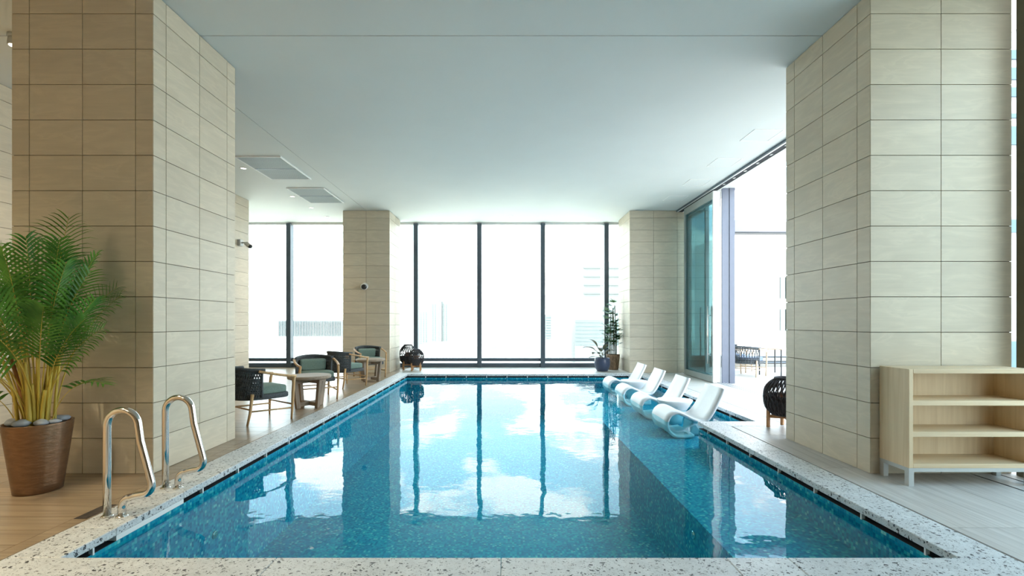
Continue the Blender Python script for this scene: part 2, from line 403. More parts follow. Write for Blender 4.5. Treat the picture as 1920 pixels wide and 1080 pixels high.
def bx(name, m, x0, x1, y0, y1, z0, z1, parent=None, bevel=0.0, segs=2):
    """box object whose origin sits at its centre"""
    c = ((x0 + x1) / 2, (y0 + y1) / 2, (z0 + z1) / 2)
    mb = MB().box(x0 - c[0], x1 - c[0], y0 - c[1], y1 - c[1], z0 - c[2], z1 - c[2])
    o = mb.build(name, M[m] if isinstance(m, str) else m, parent, bevel, segs)
    if parent is not None: c = tuple(Vector(c) - Vector(parent.location))
    o.location = c
    return o
_share = {}
def shared_box(m, dx, dy, dz, bevel=0.0):
    k = (m, round(dx, 4), round(dy, 4), round(dz, 4), bevel)
    if k not in _share:
        me = MB().box(-dx / 2, dx / 2, -dy / 2, dy / 2, -dz / 2, dz / 2).mesh(m + '_piece')
        if bevel: bevel_mesh(me, bevel, 1)
        me.materials.append(M[m]); _share[k] = me
    return _share[k]
def piece(name, m, x0, x1, y0, y1, z0, z1, parent, bevel=0.0):
    me = shared_box(m, x1 - x0, y1 - y0, z1 - z0, bevel)
    return link(name, me, parent, Vector(((x0 + x1) / 2, (y0 + y1) / 2, (z0 + z1) / 2)) - Vector(parent.location))

CEIL = 4.09
WL = -0.11      # water level
# ------------------------------------------------------------------ ceiling
ce = empty('ceiling', (0, 0, CEIL)); tag(ce, kind='structure')
bx('ceiling_slab', 'dark', -9.3, 4.27, -4.2, 13.35, CEIL + 0.02, CEIL + 0.25, ce)
bx('ceiling_panel', 'ceil', -9.3, 4.27, -4.2, 4.582, CEIL, CEIL + 0.02, ce)
bx('ceiling_panel', 'ceil', -3.536, 4.27, 4.592, 13.35, CEIL, CEIL + 0.02, ce)
bx('ceiling_panel', 'ceil', -9.3, -3.545, 4.592, 13.35, CEIL, CEIL + 0.02, ce)
# ------------------------------------------------------------------ floors
fl = empty('floor', (0, 0, 0)); tag(fl, kind='structure')
bx('floor_bed', 'joint', -9.3, -2.735, -4.2, 13.35, -0.25, -0.012, fl)
bx('floor_bed', 'joint', 2.775, 4.40, -4.2, 5.78, -0.25, -0.012, fl)
bx('floor_bed', 'joint', 3.505, 4.40, 5.78, 11.8, -0.25, -0.012, fl)
bx('floor_bed', 'joint', -2.735, 4.40, 11.8, 13.35, -0.25, -0.012, fl)
bx('floor_bed', 'joint', -2.735, 2.775, -4.2, 2.255, -0.25, -0.012, fl)
G = 0.003
xs = [-2.835, -4.035, -5.235, -6.435, -7.635, -8.835]
y = 2.1; row = 0
while y < 13.2:
    y1 = min(y + 0.2, 13.3)
    n = 5 if y > 10.6 else 3
    for i in range(n):
        x1, x0 = xs[i], xs[i + 1]
        if n == 3 and i == 2: x0 = -5.95
        piece('plank', 'floorwood', x0 + G / 2, x1 - G / 2, y + G / 2, y1 - G / 2, -0.012, 0.0, fl)
    y += 0.2
y = 2.1
while y < 13.2:
    piece('border_plank', 'floorwood', -2.835 + G / 2, -2.738, y + G / 2, min(y + 1.2, 13.3) - G / 2, -0.012, 0.0, fl); y += 1.2
bx('tile', 'floorwood', -9.2, -2.85, -4.1, 2.1, -0.012, 0.0, fl)
for (x0, x1) in ((2.778, 3.49), (3.49, 3.93), (3.95, 4.145), (4.165, 4.40)):
    for (a, b) in ((-4.1, 1.73), (1.73, 2.93), (2.93, 4.13), (4.13, 5.33), (5.33, 5.775)):
        piece('tile', 'floorgrey', x0 + G / 2, x1 - G / 2, a + G / 2, b - G / 2, -0.012, 0.0, fl)
y = 5.78
while y < 11.79:
    piece('tile', 'floorpale', 3.51, 4.40, y + G / 2, min(y + 1.2, 11.8) - G / 2, -0.012, 0.0, fl); y += 1.2
x = -2.735
while x < 3.0:
    for (a, b) in ((11.81, 12.55), (12.55, 13.3)):
        piece('tile', 'floorpale', x + G / 2, min(x + 0.95, 3.1) - G / 2, a + G / 2, b - G / 2, -0.012, 0.0, fl)
    x += 0.95
bx('tile', 'floorgrey', -2.73, 2.77, -4.1, 2.25, -0.012, 0.0, fl)
for x0 in (3.93, 4.145):
    bx('drain_slot', 'dark', x0, x0 + 0.02, -4.0, 3.95, -0.011, -0.003, fl)

# ------------------------------------------------------------------ tiled walls and pillars
def tiles_on(parent, face, fixed, start, widths, z1=CEIL - 0.004, th=0.012, gap=0.006, h=0.3):
    """face: '-y','+y','+x','-x'; fixed = coordinate of the finished surface; start = first coordinate along the face"""
    a = start
    for w in widths:
        zz = 0.0
        while zz < z1 - 0.02:
            zt = min(zz + h, z1)
            g = gap / 2
            if face[1] == 'y':
                y0, y1 = (fixed, fixed + th) if face[0] == '-' else (fixed - th, fixed)
                piece('tile', 'tile', a + g, a + w - g, y0, y1, zz + g, zt - g, parent)
            else:
                x0, x1 = (fixed - th, fixed) if face[0] == '+' else (fixed, fixed + th)
                piece('tile', 'tile', x0, x1, a + g, a + w - g, zz + g, zt - g, parent)
            zz += h
        a += w
A4 = [0.15, 0.45, 0.45, 0.15]
def pillar(label, x0, x1, y0, y1, front, left=None, right=None):
    p = empty('pillar', ((x0 + x1) / 2, (y0 + y1) / 2, 0)); tag(p, label, 'pillar', 'stone-tiled pillars', 'structure')
    t = 0.010
    bx('core', 'grout', x0 + t, x1 - t, y0 + t, y1 - t, 0, CEIL, p)
    tiles_on(p, '-y', y0, x0, front)
    if left: tiles_on(p, '-x', x0, y0, left)
    if right: tiles_on(p, '+x', x1, y0, right)
    return p
pillar('near stone-tiled pillar rising behind the potted palm', -4.197, -2.997, 3.97, 5.17, A4, left=A4, right=A4)
pillar('near stone-tiled pillar rising behind the ash shelf unit', 3.083, 4.283, 3.97, 5.17, [0.6, 0.6], left=A4, right=A4)
pillar('distant stone-tiled pillar with a wall camera, behind the armchairs', -4.13, -2.95, 11.8, 12.98, [0.59, 0.59], right=[0.15, 0.44, 0.44, 0.15])
pillar('distant stone-tiled pillar between window wall and glass sliding doors', 3.10, 4.50, 11.8, 12.98, [0.6, 0.6, 0.2], left=[0.15, 0.44, 0.44, 0.15])
wl = empty('wall_left', (-5.95, 3, 0)); tag(wl, kind='structure')
bx('core', 'grout', -6.6, -5.96, -4.2, 10.8, 0, CEIL, wl)
tiles_on(wl, '+x', -5.95, 3.6, [0.6] * 12)
tiles_on(wl, '+y', 10.812, -6.6, [0.65])
bx('cladding', 'tile', -5.962, -5.95, -4.2, 3.597, 0, CEIL, wl)
wf = empty('wall_outer_left', (-9.3, 10, 0)); tag(wf, kind='structure')
bx('plaster', 'white', -9.45, -9.3, -4.2, 13.5, -0.2, CEIL + 0.2, wf)
wr = bx('wall_right', 'wallpaint', 4.27, 4.42, -4.2, 1.2, -0.2, CEIL + 0.2); tag(wr, kind='structure')
wb = bx('wall_back', 'wallpaint', -9.3, 4.4, -4.35, -4.2, -0.2, CEIL + 0.2); tag(wb, kind='structure')

# ------------------------------------------------------------------ far window wall (bays 1.79 m)
YG = 13.30
mx = [-7.93, -6.14, -4.35, -2.56, -0.77, 1.02, 2.81]
edges = [-9.3] + mx + [4.5]
for i in range(len(edges) - 1):
    xa, xb = edges[i], edges[i + 1]
    w = empty('window_%d' % (i + 1), ((xa + xb) / 2, YG, 0)); tag(w, kind='structure')
    bx('pane', 'glass', xa + 0.06, xb - 0.06, YG - 0.01, YG + 0.01, 0.02, CEIL - 0.06, w)
    bx('bottom_rail', 'frame', xa, xb, YG - 0.07, YG + 0.06, 0.17, 0.26, w)
    bx('sill_rail', 'frame', xa, xb, YG - 0.07, YG + 0.06, 0.0, 0.115, w)
    bx('head_rail', 'white', xa, xb, YG - 0.05, YG + 0.06, CEIL - 0.06, CEIL, w)
    if i > 0:
        bx('mullion', 'frame', xa - 0.062, xa + 0.062, YG - 0.14, YG + 0.06, 0.0, CEIL - 0.03, w, 0.004, 1)
# near glazing on the terrace side, beside and behind the viewpoint
for k, (ya, yb) in enumerate(((3.93, 3.955), (1.95, 3.80), (1.2, 1.95))):
    w = empty('window_%d' % (20 + k), (4.33, (ya + yb) / 2, 0)); tag(w, kind='structure')
    bx('pane', 'sideglass', 4.32, 4.34, ya, yb, 0.05, CEIL - 0.05, w)
    if k:
        bx('bottom_rail', 'frame', 4.28, 4.38, ya, yb, 0.0, 0.08, w)
        bx('mullion', 'olive', 4.277, 4.41, yb - 0.03 if k > 1 else yb, (yb + 0.03) if k > 1 else 3.93, 0.0, CEIL, w)

# ------------------------------------------------------------------ sliding doors and head track
trk = empty('trim_1', (4.36, 8, CEIL)); tag(trk, kind='structure')
bx('track_housing', 'frame', 4.27, 4.288, 5.17, 11.80, CEIL - 0.035, CEIL + 0.1, trk)
bx('inner_lip', 'alu', 4.288, 4.315, 5.17, 11.80, CEIL - 0.045, CEIL + 0.1, trk)
bx('track_channel', 'dark', 4.315, 4.43, 5.17, 11.80, CEIL - 0.04, CEIL + 0.1, trk)
bx('track_lip', 'white', 4.43, 4.455, 5.17, 11.80, CEIL - 0.05, CEIL + 0.1, trk)
yk = 5.6
while yk < 9.7:
    bx('track_hanger', 'greymetal', 4.35, 4.385, yk, yk + 0.06, CEIL - 0.048, CEIL - 0.04, trk); yk += 0.42
def sliding_door(n, x, ya, yb, fm):
    d = empty('door_%d' % n, (x, (ya + yb) / 2, 0)); tag(d, kind='structure')
    z0, z1, s = 0.012, CEIL - 0.06, 0.07
    bx('stile', 'alu', x - 0.02, x + 0.06, ya, ya + 0.05, z0, z1, d)
    bx('stile', fm, x - 0.02, x + 0.06, yb - s, yb, z0, z1, d)
    bx('rail', fm, x - 0.02, x + 0.06, ya + 0.05, yb - s, z0, z0 + 0.13, d)
    bx('rail', fm, x - 0.02, x + 0.06, ya + 0.05, yb - s, z1 - 0.16, z1, d)
    bx('pane', 'tealglass', x + 0.01, x + 0.03, ya + 0.05, yb - s, z0 + 0.13, z1 - 0.16, d)
    h = MB(); yh = ya + 0.13
    h.tube([(-0.07, 0, 0), (-0.07, 0, 1.22)], 0.014, 10)
    for zz in (0.2, 1.02): h.tube([(-0.07, 0, zz), (0.0, 0, zz)], 0.01, 8)
    ho = h.build('pull_handle', M['chrome'], d); ho.location = (-0.012, yh - (ya + yb) / 2, 0.40)
    return d
sliding_door(1, 4.345, 9.80, 11.42, 'doorframe')
sliding_door(2, 4.455, 9.86, 11.60, 'alu')
sliding_door(3, 4.565, 10.7, 11.79, 'alu')
dt = empty('trim_2', (4.36, 8, 0)); tag(dt, kind='structure')
bx('threshold', 'alu', 4.405, 4.63, 5.17, 11.8, -0.1, 0.004, dt)
for xx in (4.43, 4.50, 4.57): bx('track_groove', 'dark', xx, xx + 0.018, 5.17, 11.8, 0.0, 0.006, dt)

# ------------------------------------------------------------------ swimming pool
PX0, PX1, PY0, PY1 = -2.44, 2.47, 2.562, 11.50
WX1, WY0 = 3.22, 6.06
SH_X, SH_Z, FL_Z = 1.57, -0.345, -1.005
pool = empty('swimming_pool', (0, 7, 0)); tag(pool, 'long indoor swimming pool with blue mosaic lining and terrazzo edge', 'swimming pool')
def P0(o): o.location = Vector(o.location) - Vector(pool.location) if False else o.location; return o
b = MB(); T = -0.088
def quadbox(*a): b.box(*a)
# basin as solid shells: walls (0.2 thick), floor, ledge
quadbox(PX0 - 0.2, PX0 - 0.012, PY0 - 0.2, PY1 + 0.2, FL_Z - 0.2, T)
quadbox(PX0 - 0.012, WX1 + 0.2, PY1 + 0.012, PY1 + 0.2, FL_Z - 0.2, T)
quadbox(PX0 - 0.012, PX1 + 0.2, PY0 - 0.2, PY0 - 0.012, FL_Z - 0.2, T)
quadbox(PX1 + 0.012, PX1 + 0.2, PY0 - 0.012, WY0 - 0.012, FL_Z - 0.2, T)
quadbox(PX1 + 0.2, WX1 + 0.012, WY0 - 0.2, WY0 - 0.012, FL_Z - 0.2, T)
quadbox(WX1 + 0.012, WX1 + 0.2, WY0 - 0.2, PY1 + 0.012, FL_Z - 0.2, T)
quadbox(PX0 - 0.012, SH_X, PY0 - 0.012, PY1 + 0.012, FL_Z - 0.2, FL_Z)
bo = b.build('basin', M['mosaic']); bo.parent = pool; bo.location = (0, -7, 0)
b2 = MB()
b2.box(SH_X, PX1 + 0.012, PY0 - 0.012, PY1 + 0.012, FL_Z - 0.2, SH_Z)
b2.box(PX1 + 0.012, WX1 + 0.012, WY0 - 0.012, PY1 + 0.012, FL_Z - 0.2, SH_Z)
so = b2.build('shallow_ledge', M['mosaic']); so.parent = pool; so.location = (0, -7, 0)
# water surface
w = MB(); w.v += [(PX0 - 0.01, PY0 - 0.01, WL), (PX1 + 0.01, PY0 - 0.01, WL), (PX1 + 0.01, WY0 - 0.01, WL), (WX1 + 0.01, WY0 - 0.01, WL), (WX1 + 0.01, PY1 + 0.01, WL), (PX0 - 0.01, PY1 + 0.01, WL)]
w.f.append((0, 1, 2, 3, 4, 5)); w.sm.append(False)
wo = w.build('water', M['water']); wo.parent = pool; wo.location = (0, -7, 0); wo['label'] = 'still clear water surface'
# coping stones
CT = 0.05
def coping(x0, x1, y0, y1):
    piece('coping_stone', 'terrazzo', x0 + 0.001, x1 - 0.001, y0 + 0.001, y1 - 0.001, -CT, 0.0, pool, bevel=0.004)
    # dark gutter back behind the shadow gap under the stone
CW = 0.295
xf = [PX0 - CW, -1.257, -0.03, 1.20, 1.535, PX1 + CW]
for i in range(len(xf) - 1): coping(xf[i], xf[i + 1], PY0 - 0.30, PY0)
yl = [PY0, 2.93, 3.54, 4.74, 5.94, 7.14, 8.34, 9.54, 10.74, PY1 + CW]
for i in range(len(yl) - 1): coping(PX0 - CW, PX0, yl[i], yl[i + 1])
xr = [PX0, -1.25, -0.05, 1.15, 2.35, WX1 + 0.28]
for i in range(len(xr) - 1): coping(xr[i], xr[i + 1], PY1, PY1 + CW)
yr = [PY0, 3.474, 4.67, WY0]
for i in range(len(yr) - 1): coping(PX1, PX1 + CW, yr[i], yr[i + 1])
coping(PX1 + CW, WX1 + 0.28, WY0 - 0.28, WY0)
yr = [WY0, 7.26, 8.46, 9.66, 10.86, PY1]
for i in range(len(yr) - 1): coping(WX1, WX1 + 0.28, yr[i], yr[i + 1])
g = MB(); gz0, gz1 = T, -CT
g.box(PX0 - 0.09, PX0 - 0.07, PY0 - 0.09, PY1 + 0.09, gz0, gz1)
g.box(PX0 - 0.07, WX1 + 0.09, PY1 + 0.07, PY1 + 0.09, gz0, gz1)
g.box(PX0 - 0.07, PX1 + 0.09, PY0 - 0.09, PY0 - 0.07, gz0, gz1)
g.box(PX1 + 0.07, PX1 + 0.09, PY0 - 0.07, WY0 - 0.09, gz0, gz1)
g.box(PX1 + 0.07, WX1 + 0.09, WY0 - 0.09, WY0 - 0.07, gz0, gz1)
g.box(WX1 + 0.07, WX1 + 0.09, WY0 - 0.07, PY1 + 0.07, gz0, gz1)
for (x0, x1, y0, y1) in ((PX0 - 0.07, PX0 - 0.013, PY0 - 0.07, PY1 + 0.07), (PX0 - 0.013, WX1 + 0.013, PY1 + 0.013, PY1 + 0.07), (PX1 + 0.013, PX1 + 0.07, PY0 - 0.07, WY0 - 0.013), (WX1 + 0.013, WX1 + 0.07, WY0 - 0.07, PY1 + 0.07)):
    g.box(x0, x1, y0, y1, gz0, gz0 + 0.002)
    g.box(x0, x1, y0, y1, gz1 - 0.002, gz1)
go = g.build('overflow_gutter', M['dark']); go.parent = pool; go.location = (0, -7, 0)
# small pale brackets every half metre inside the shadow gap
y = PY0 + 0.21
while y < PY1 - 0.1:
    if not (2.9 < y < 3.56): piece('gutter_bracket', 'white', PX0 - 0.03, PX0 - 0.005, y - 0.006, y + 0.006, WL + 0.018, -CT, pool)
    if y < WY0 - 0.2: piece('gutter_bracket', 'white', PX1 + 0.005, PX1 + 0.03, y - 0.006, y + 0.006, WL + 0.018, -CT, pool)
    elif y > WY0 + 0.1: piece('gutter_bracket', 'white', WX1 + 0.005, WX1 + 0.03, y - 0.006, y + 0.006, WL + 0.018, -CT, pool)
    y += 0.5
x = PX0 + 0.45
while x < WX1 - 0.1:
    piece('gutter_bracket', 'white', x - 0.009, x + 0.006, PY1 + 0.005, PY1 + 0.03, WL + 0.018, -CT, pool); x += 0.5
piece('step_sill', 'white', PX0 - 0.06, PX0 - 0.002, 2.93, 3.54, -0.082, -CT, pool)
# round inlets under water
for (xx, sgn) in ((PX0 - 0.012, 1), (SH_X, -1)):
    t = MB(); t.tube([(0, 0, 0), (sgn * 0.012, 0, 0)], [0.035, 0.030], 16); t.tube([(sgn * 0.010, 0, 0), (sgn * 0.016, 0, 0)], 0.014, 12)
    io = t.build('inlet', M['chrome'], pool); io.location = (xx, 3.93 - 7, -0.5)

# ------------------------------------------------------------------ grab rails
def rail(label, yy):
    t = empty('pool_grab_rail', (-2.60, yy, 0)); tag(t, label, 'grab rail', 'steel pool grab rails')
    def arc(c, r, a0, a1, n=9): return [(c[0] + r * math.cos(R(a0 + (a1 - a0) * i / n)), 0, c[1] + r * math.sin(R(a0 + (a1 - a0) * i / n))) for i in range(n + 1)]
    path = [(-0.045, 0, 0.0), (-0.045, 0, 0.30), (-0.045, 0, 0.59)]
    path += arc((0.058, 0.60), 0.103, 180, 12, 14)
    path += [(0.175, 0, 0.50), (0.245, 0, 0.24)]
    path += arc((0.19, 0.205), 0.06, 8, -88, 8)
    path += [(0.15, 0, 0.138), (0.11, 0, 0.128)]
    path += arc((0.115, 0.065), 0.062, 95, 180, 7)
    path += [(0.053, 0, 0.0)]
    MB().tube(path, 0.023, 14).build('tube', M['chrome'], t)
    for xx in (-0.045, 0.053):
        f = MB().lathe([(0.036, 0.0), (0.036, 0.006), (0.026, 0.012)], 20, (xx, 0, 0)).build('flange', M['chrome'], t)
rail('polished steel grab rail nearest the front edge of the pool', 3.10)
rail('polished steel grab rail standing beside the palm-side pillar corner', 3.63)
dp = bx('dark_floor_plate', 'soil', -2.83, -2.745, 3.06, 3.30, -0.012, 0.002); tag(dp, 'small dark plate in the floor beside the front grab rail', 'drain cover')  # thin dark plate, nearly flush with the border planks

# ------------------------------------------------------------------ armchairs
def smooth_path(pts, n=6):
    P = [Vector(p) for p in pts]; outp = []
    for i in range(len(P) - 1):
        p0 = P[max(i - 1, 0)]; p1 = P[i]; p2 = P[i + 1]; p3 = P[min(i + 2, len(P) - 1)]
        for k in range(n):
            t = k / n
            outp.append(0.5 * ((2 * p1) + (-p0 + p2) * t + (2 * p0 - 5 * p1 + 4 * p2 - p3) * t * t + (-p0 + 3 * p1 - 3 * p2 + p3) * t ** 3))
    outp.append(P[-1]); return outp
def rounded_box(x0, x1, y0, y1, z0, z1, r, crown=0.0, nx=8, ny=8):
    """soft cushion: superellipse footprint, slightly crowned"""
    mb = MB(); rows = []
    cx, cy, hx, hy = (x0 + x1) / 2, (y0 + y1) / 2, (x1 - x0) / 2, (y1 - y0) / 2
    n = 36
    def ring(s, zz):
        out = []
        for j in range(n):
            a = 2 * math.pi * j / n; c, sn = math.cos(a), math.sin(a)
            e = 0.28
            out.append((cx + (hx - s) * math.copysign(abs(c) ** e, c), cy + (hy - s) * math.copysign(abs(sn) ** e, sn), zz))
        return out
    rows = [ring(r * 1.0, z0), ring(r * 0.3, z0 + r * 0.3), ring(0, z0 + r), ring(0, z1 - r), ring(r * 0.3, z1 - r * 0.3), ring(r, z1), ring(hx * 0.5, z1 + crown * 0.8), ring(hx * 0.85, z1 + crown)]
    mb.grid(rows, True, True)
    k = len(mb.v)
    mb.f.append(tuple(range(n))[::-1]); mb.sm.append(False)
    mb.f.append(tuple(range(k - n, k))); mb.sm.append(True)
    return mb
def make_armchair(name, woodm, cush, pillow=True, na=30, rows_=(0.12, 0.2, 0.28, 0.36, 0.44, 0.52, 0.60, 0.68, 0.9, 0.95)):
    t = empty(name)
    def el(a, zz, k=1.0): return Vector((0.30 * k * math.sin(a), -0.02 - 0.34 * k * math.cos(a), zz))
    # legs
    for s in (-1, 1):
        MB().tube([(s * 0.285, 0.262, 0.0), (s * 0.292, 0.268, 0.12), (s * 0.30, 0.275, 0.36), (s * 0.298, 0.285, 0.50), (s * 0.292, 0.30, 0.568)], [0.013, 0.016, 0.02, 0.02, 0.019], 10).build('leg', M[woodm], t)
        MB().tube([(s * 0.275, -0.30, 0.0), (s * 0.272, -0.265, 0.15), (s * 0.27, -0.235, 0.385)], [0.013, 0.017, 0.021], 10).build('leg', M[woodm], t)
    # arm rails in wood
    for s in (-1, 1):
        pts = [(s * 0.292, 0.315, 0.566), (s * 0.315, 0.20, 0.582), (s * 0.325, 0.05, 0.612), (s * 0.318, -0.08, 0.642), (s * 0.292, -0.17, 0.664)]
        MB().tube(smooth_path(pts, 5), 0.021, 10, flat=0.8).build('arm_rail', M[woodm], t)
    # wrapped back rail
    top = [el(R(a), 0.70 - 0.028 * abs(math.sin(R(a))) ** 2) for a in range(-78, 79, 6)]
    MB().tube(top, 0.023, 10).build('wrapped_back_rail', M['rope'], t)
    # woven back: crossing cords between rail and seat frame
    wv = MB()
    def pt(u, v):   # u along back -1..1, v 0 bottom..1 top
        a = R(72) * u
        p0 = el(a, 0.33, 0.97); p1 = el(a, 0.69 - 0.025 * abs(math.sin(a)) ** 2, 1.0)
        return p0 + (p1 - p0) * v
    for i in range(na + 1):
        u = -1 + 2 * i / na
        for d in (0.10, -0.10):
            path = []
            for k in range(5):
                v = k / 4; uu = max(-1, min(1, u + d * (v - 0.5) * 2)); path.append(pt(uu, v) + Vector((0, -0.004 if d > 0 else 0.004, 0)))
            wv.tube(path, 0.0085, 4, False)
    for v in rows_:
        wv.tube([pt(-1 + i / 8, v) for i in range(17)], 0.0125, 4, False)
    wo = wv.build('woven_back', M['rope'], t); wo['kind'] = 'stuff'
    for s in (-1, 1):
        MB().tube([pt(s * 1.0, k / 4) for k in range(5)], 0.016, 8).build('back_post', M['rope'], t)
    # wrapped seat frame
    fr = MB(); rows = []
    n = 40; foot = []
    for j in range(n):
        a = 2 * math.pi * j / n; sx, cy = math.sin(a), math.cos(a)
        if cy > 0: foot.append((0.285 * math.copysign(abs(sx) ** 0.35, sx), -0.02 + 0.285 * abs(cy) ** 0.35))
        else: foot.append((0.29 * sx, -0.02 + 0.33 * cy))
    def ring(k, zz): return [(x * k, (y_ + 0.02) * k - 0.02, zz) for x, y_ in foot]
    fr.grid([ring(0.97, 0.30), ring(1.0, 0.312), ring(1.0, 0.35), ring(0.97, 0.365)], True, True)
    fr.f.append(tuple(range(n))[::-1]); fr.sm.append(False); fr.f.append(tuple(range(3 * n, 4 * n))); fr.sm.append(False)
    fr.build('seat_frame', M['rope'], t)
    sc = MB(); sc.grid([ring(0.90, 0.365), ring(0.925, 0.375), ring(0.93, 0.39), ring(0.93, 0.428), ring(0.92, 0.443), ring(0.89, 0.453), ring(0.6, 0.462), ring(0.25, 0.464)], True, True)
    sc.f.append(tuple(range(n))[::-1]); sc.sm.append(False); sc.f.append(tuple(range(7 * n, 8 * n))); sc.sm.append(True)
    sc.build('seat_cushion', M[cush], t)
    if pillow:
        pm = rounded_box(-0.215, 0.215, -0.105, 0.105, -0.035, 0.04, 0.035, 0.012)
        po = pm.build('back_cushion', M[cush], t); po.location = (0, -0.215, 0.55); po.rotation_euler = (R(80), 0, 0)
    # stretchers
    for s in (-1, 1):
        MB().tube([(s * 0.288, 0.264, 0.15), (s * 0.272, -0.262, 0.17)], 0.0105, 8).build('stretcher', M[woodm], t)
    MB().tube([(-0.27, -0.255, 0.19), (0.27, -0.255, 0.19)], 0.0105, 8).build('stretcher', M[woodm], t)
    MB().tube([(-0.288, 0.264, 0.20), (0.288, 0.264, 0.20)], 0.0105, 8).build('stretcher', M[woodm], t)
    return t
ch0 = make_armchair('armchair', 'oak', 'cushion')
def face(o, x, y, fx, fy, zz=0.0): o.location = (x, y, zz); o.rotation_euler = (0, 0, math.atan2(-fx, fy))
spots = [(-3.24, 6.17, .59, .81, 'oak armchair seen from behind, half hidden by the near pillar'),
         (-3.215, 7.88, .56, -.83, 'oak armchair facing the viewer just past the nearer round table'),
         (-3.215, 9.36, .52, .85, 'oak armchair seen from behind, between the two round tables'),
         (-3.20, 10.92, .56, -.83, 'farthest oak armchair, facing the viewer before the tiled pillar')]
chs = [ch0] + [copy_tree(ch0) for _ in range(3)]
for c, (x, y, fx, fy, lab) in zip(chs, spots):
    face(c, x, y, fx, fy); tag(c, lab, 'armchair', 'woven armchairs along the window side')

# ------------------------------------------------------------------ round timber tables
def make_table():
    t = empty('round_side_table')
    MB().lathe([(0.285, 0.43), (0.305, 0.437), (0.31, 0.45), (0.31, 0.475), (0.303, 0.483)], 44).build('table_top', M['greytimber'], t)
    for k in range(4):
        a = R(45 + 90 * k + 12); c, s = math.cos(a), math.sin(a)
        def q(r, zz, hw):
            return [(c * (r + d) - s * e, s * (r + d) + c * e, zz) for d, e in ((-0.032, -hw), (0.032, -hw), (0.032, hw), (-0.032, hw))]
        lo = q(0.19, 0.0, 0.026); hi = q(0.245, 0.43, 0.026)
        mb = MB(); mb.hexa(lo, hi); mb.build('leg', M['greytimber_v'], t, 0.004, 1)
    for k in range(2):
        a = R(45 + 90 * k + 12); c, s = math.cos(a), math.sin(a)
        for zz0, zz1, rr in ((0.03 + 0.001 * k, 0.085 + 0.001 * k, 0.17), (0.37 + 0.001 * k, 0.429, 0.22)):
            mb = MB(); mb.hexa([(c * d - s * e, s * d + c * e, zz0) for d, e in ((-rr, -0.025), (rr, -0.025), (rr, 0.025), (-rr, 0.025))],
                    [(c * d - s * e, s * d + c * e, zz1) for d, e in ((-rr, -0.025), (rr, -0.025), (rr, 0.025), (-rr, 0.025))])
            mb.build('cross_rail', M['greytimber'], t)
    return t
tb = make_table(); tb.location = (-2.985, 7.09, 0); tag(tb, 'round weathered timber side table between the two nearer armchairs', 'side table', 'round timber side tables')
tb2 = copy_tree(tb); tb2.location = (-2.965, 10.20, 0); tb2.rotation_euler.z = 0.25; tag(tb2, 'round weathered timber side table between the two farther armchairs', 'side table')

# ------------------------------------------------------------------ lanterns
def make_lantern(name, r, h, zb, label, loc, rz=0.0, n=34, dense=0.27):
    t = empty(name, loc, rz); tag(t, label, 'lantern', 'woven cord lanterns on teak stands')
    def rad(v): return r * (0.60 + 0.40 * math.sin(math.pi * (0.12 + 0.80 * v)) ** 0.9) if v < 0.93 else r * 0.62
    prof = [(0, 0.62), (0.06, 0.78), (0.18, 0.93), (0.35, 1.0), (0.55, 1.0), (0.72, 0.93), (0.85, 0.76), (0.93, 0.58), (0.965, 0.48), (1.0, 0.46)]
    wv = MB()
    for j in range(n):
        a = 2 * math.pi * j / n
        tw = 0.16 if j % 2 else -0.16
        path = []
        for v, k in prof:
            aa = a + tw * math.sin(math.pi * v * 2)
            path.append((r * k * math.cos(aa), r * k * math.sin(aa), zb + h * v))
        wv.tube(smooth_path(path, 2), 0.0085, 4, False)
    co = wv.build('woven_shade', M['lantern'], t); co['kind'] = 'stuff'
    for v, k in ((0.0, 0.62), (0.985, 0.47)):
        ring = [(r * k * math.cos(2 * math.pi * i / 24), r * k * math.sin(2 * math.pi * i / 24), zb + h * v) for i in range(25)]
        MB().tube(ring, 0.016, 8).build('ring', M['lantern'], t)
    low = MB(); lowp = [(0.60, 0.0), (0.76, 0.06), (0.905, 0.18), (0.95, 0.27)] + [(0.965, v) for v in (0.4, 0.52) if v <= dense]
    low.grid([[(r * k * math.cos(2 * math.pi * i / 32), r * k * math.sin(2 * math.pi * i / 32), zb + h * v) for i in range(32)] for k, v in lowp], True, True)
    low.build('dense_weave', M['lantern'], t)
    MB().lathe([(r * 0.35, 0.0), (r * 0.38, 0.02), (r * 0.38, h * 0.55), (r * 0.34, h * 0.58)], 20, (0, 0, zb + 0.01)).build('candle_glass', M['candle'], t)
    rl = r * 0.80
    for k in range(4):
        a = R(45 + 90 * k); c, s = math.cos(a), math.sin(a)
        MB().box(-0.017, 0.017, -0.017, 0.017, 0, zb + 0.09).build('leg', M['lanternwood'], t, 0.003, 1).location = (rl * c, rl * s, 0)
    for k in range(2):
        a = R(45 + 90 * k)
        o = MB().box(-rl, rl, -0.016, 0.016, zb - 0.055 - 0.001 * k, zb - 0.018).build('cross_bar', M['lanternwood'], t); o.rotation_euler.z = a
    return t
make_lantern('woven_lantern', 0.215, 0.50, 0.17, 'taller dark woven lantern at the corner of the window wall', (-2.66, 12.62, 0), 0.3, 44, 0.4)
make_lantern('woven_lantern', 0.195, 0.40, 0.16, 'shorter dark woven lantern in front of the taller one', (-2.375, 12.30, 0), 0.1, 44, 0.4)
make_lantern('woven_lantern', 0.235, 0.44, 0.17, 'dark woven lantern by the terrace, half hidden by the near pillar', (3.385, 5.68, 0), 0.45, 56, 0.6)

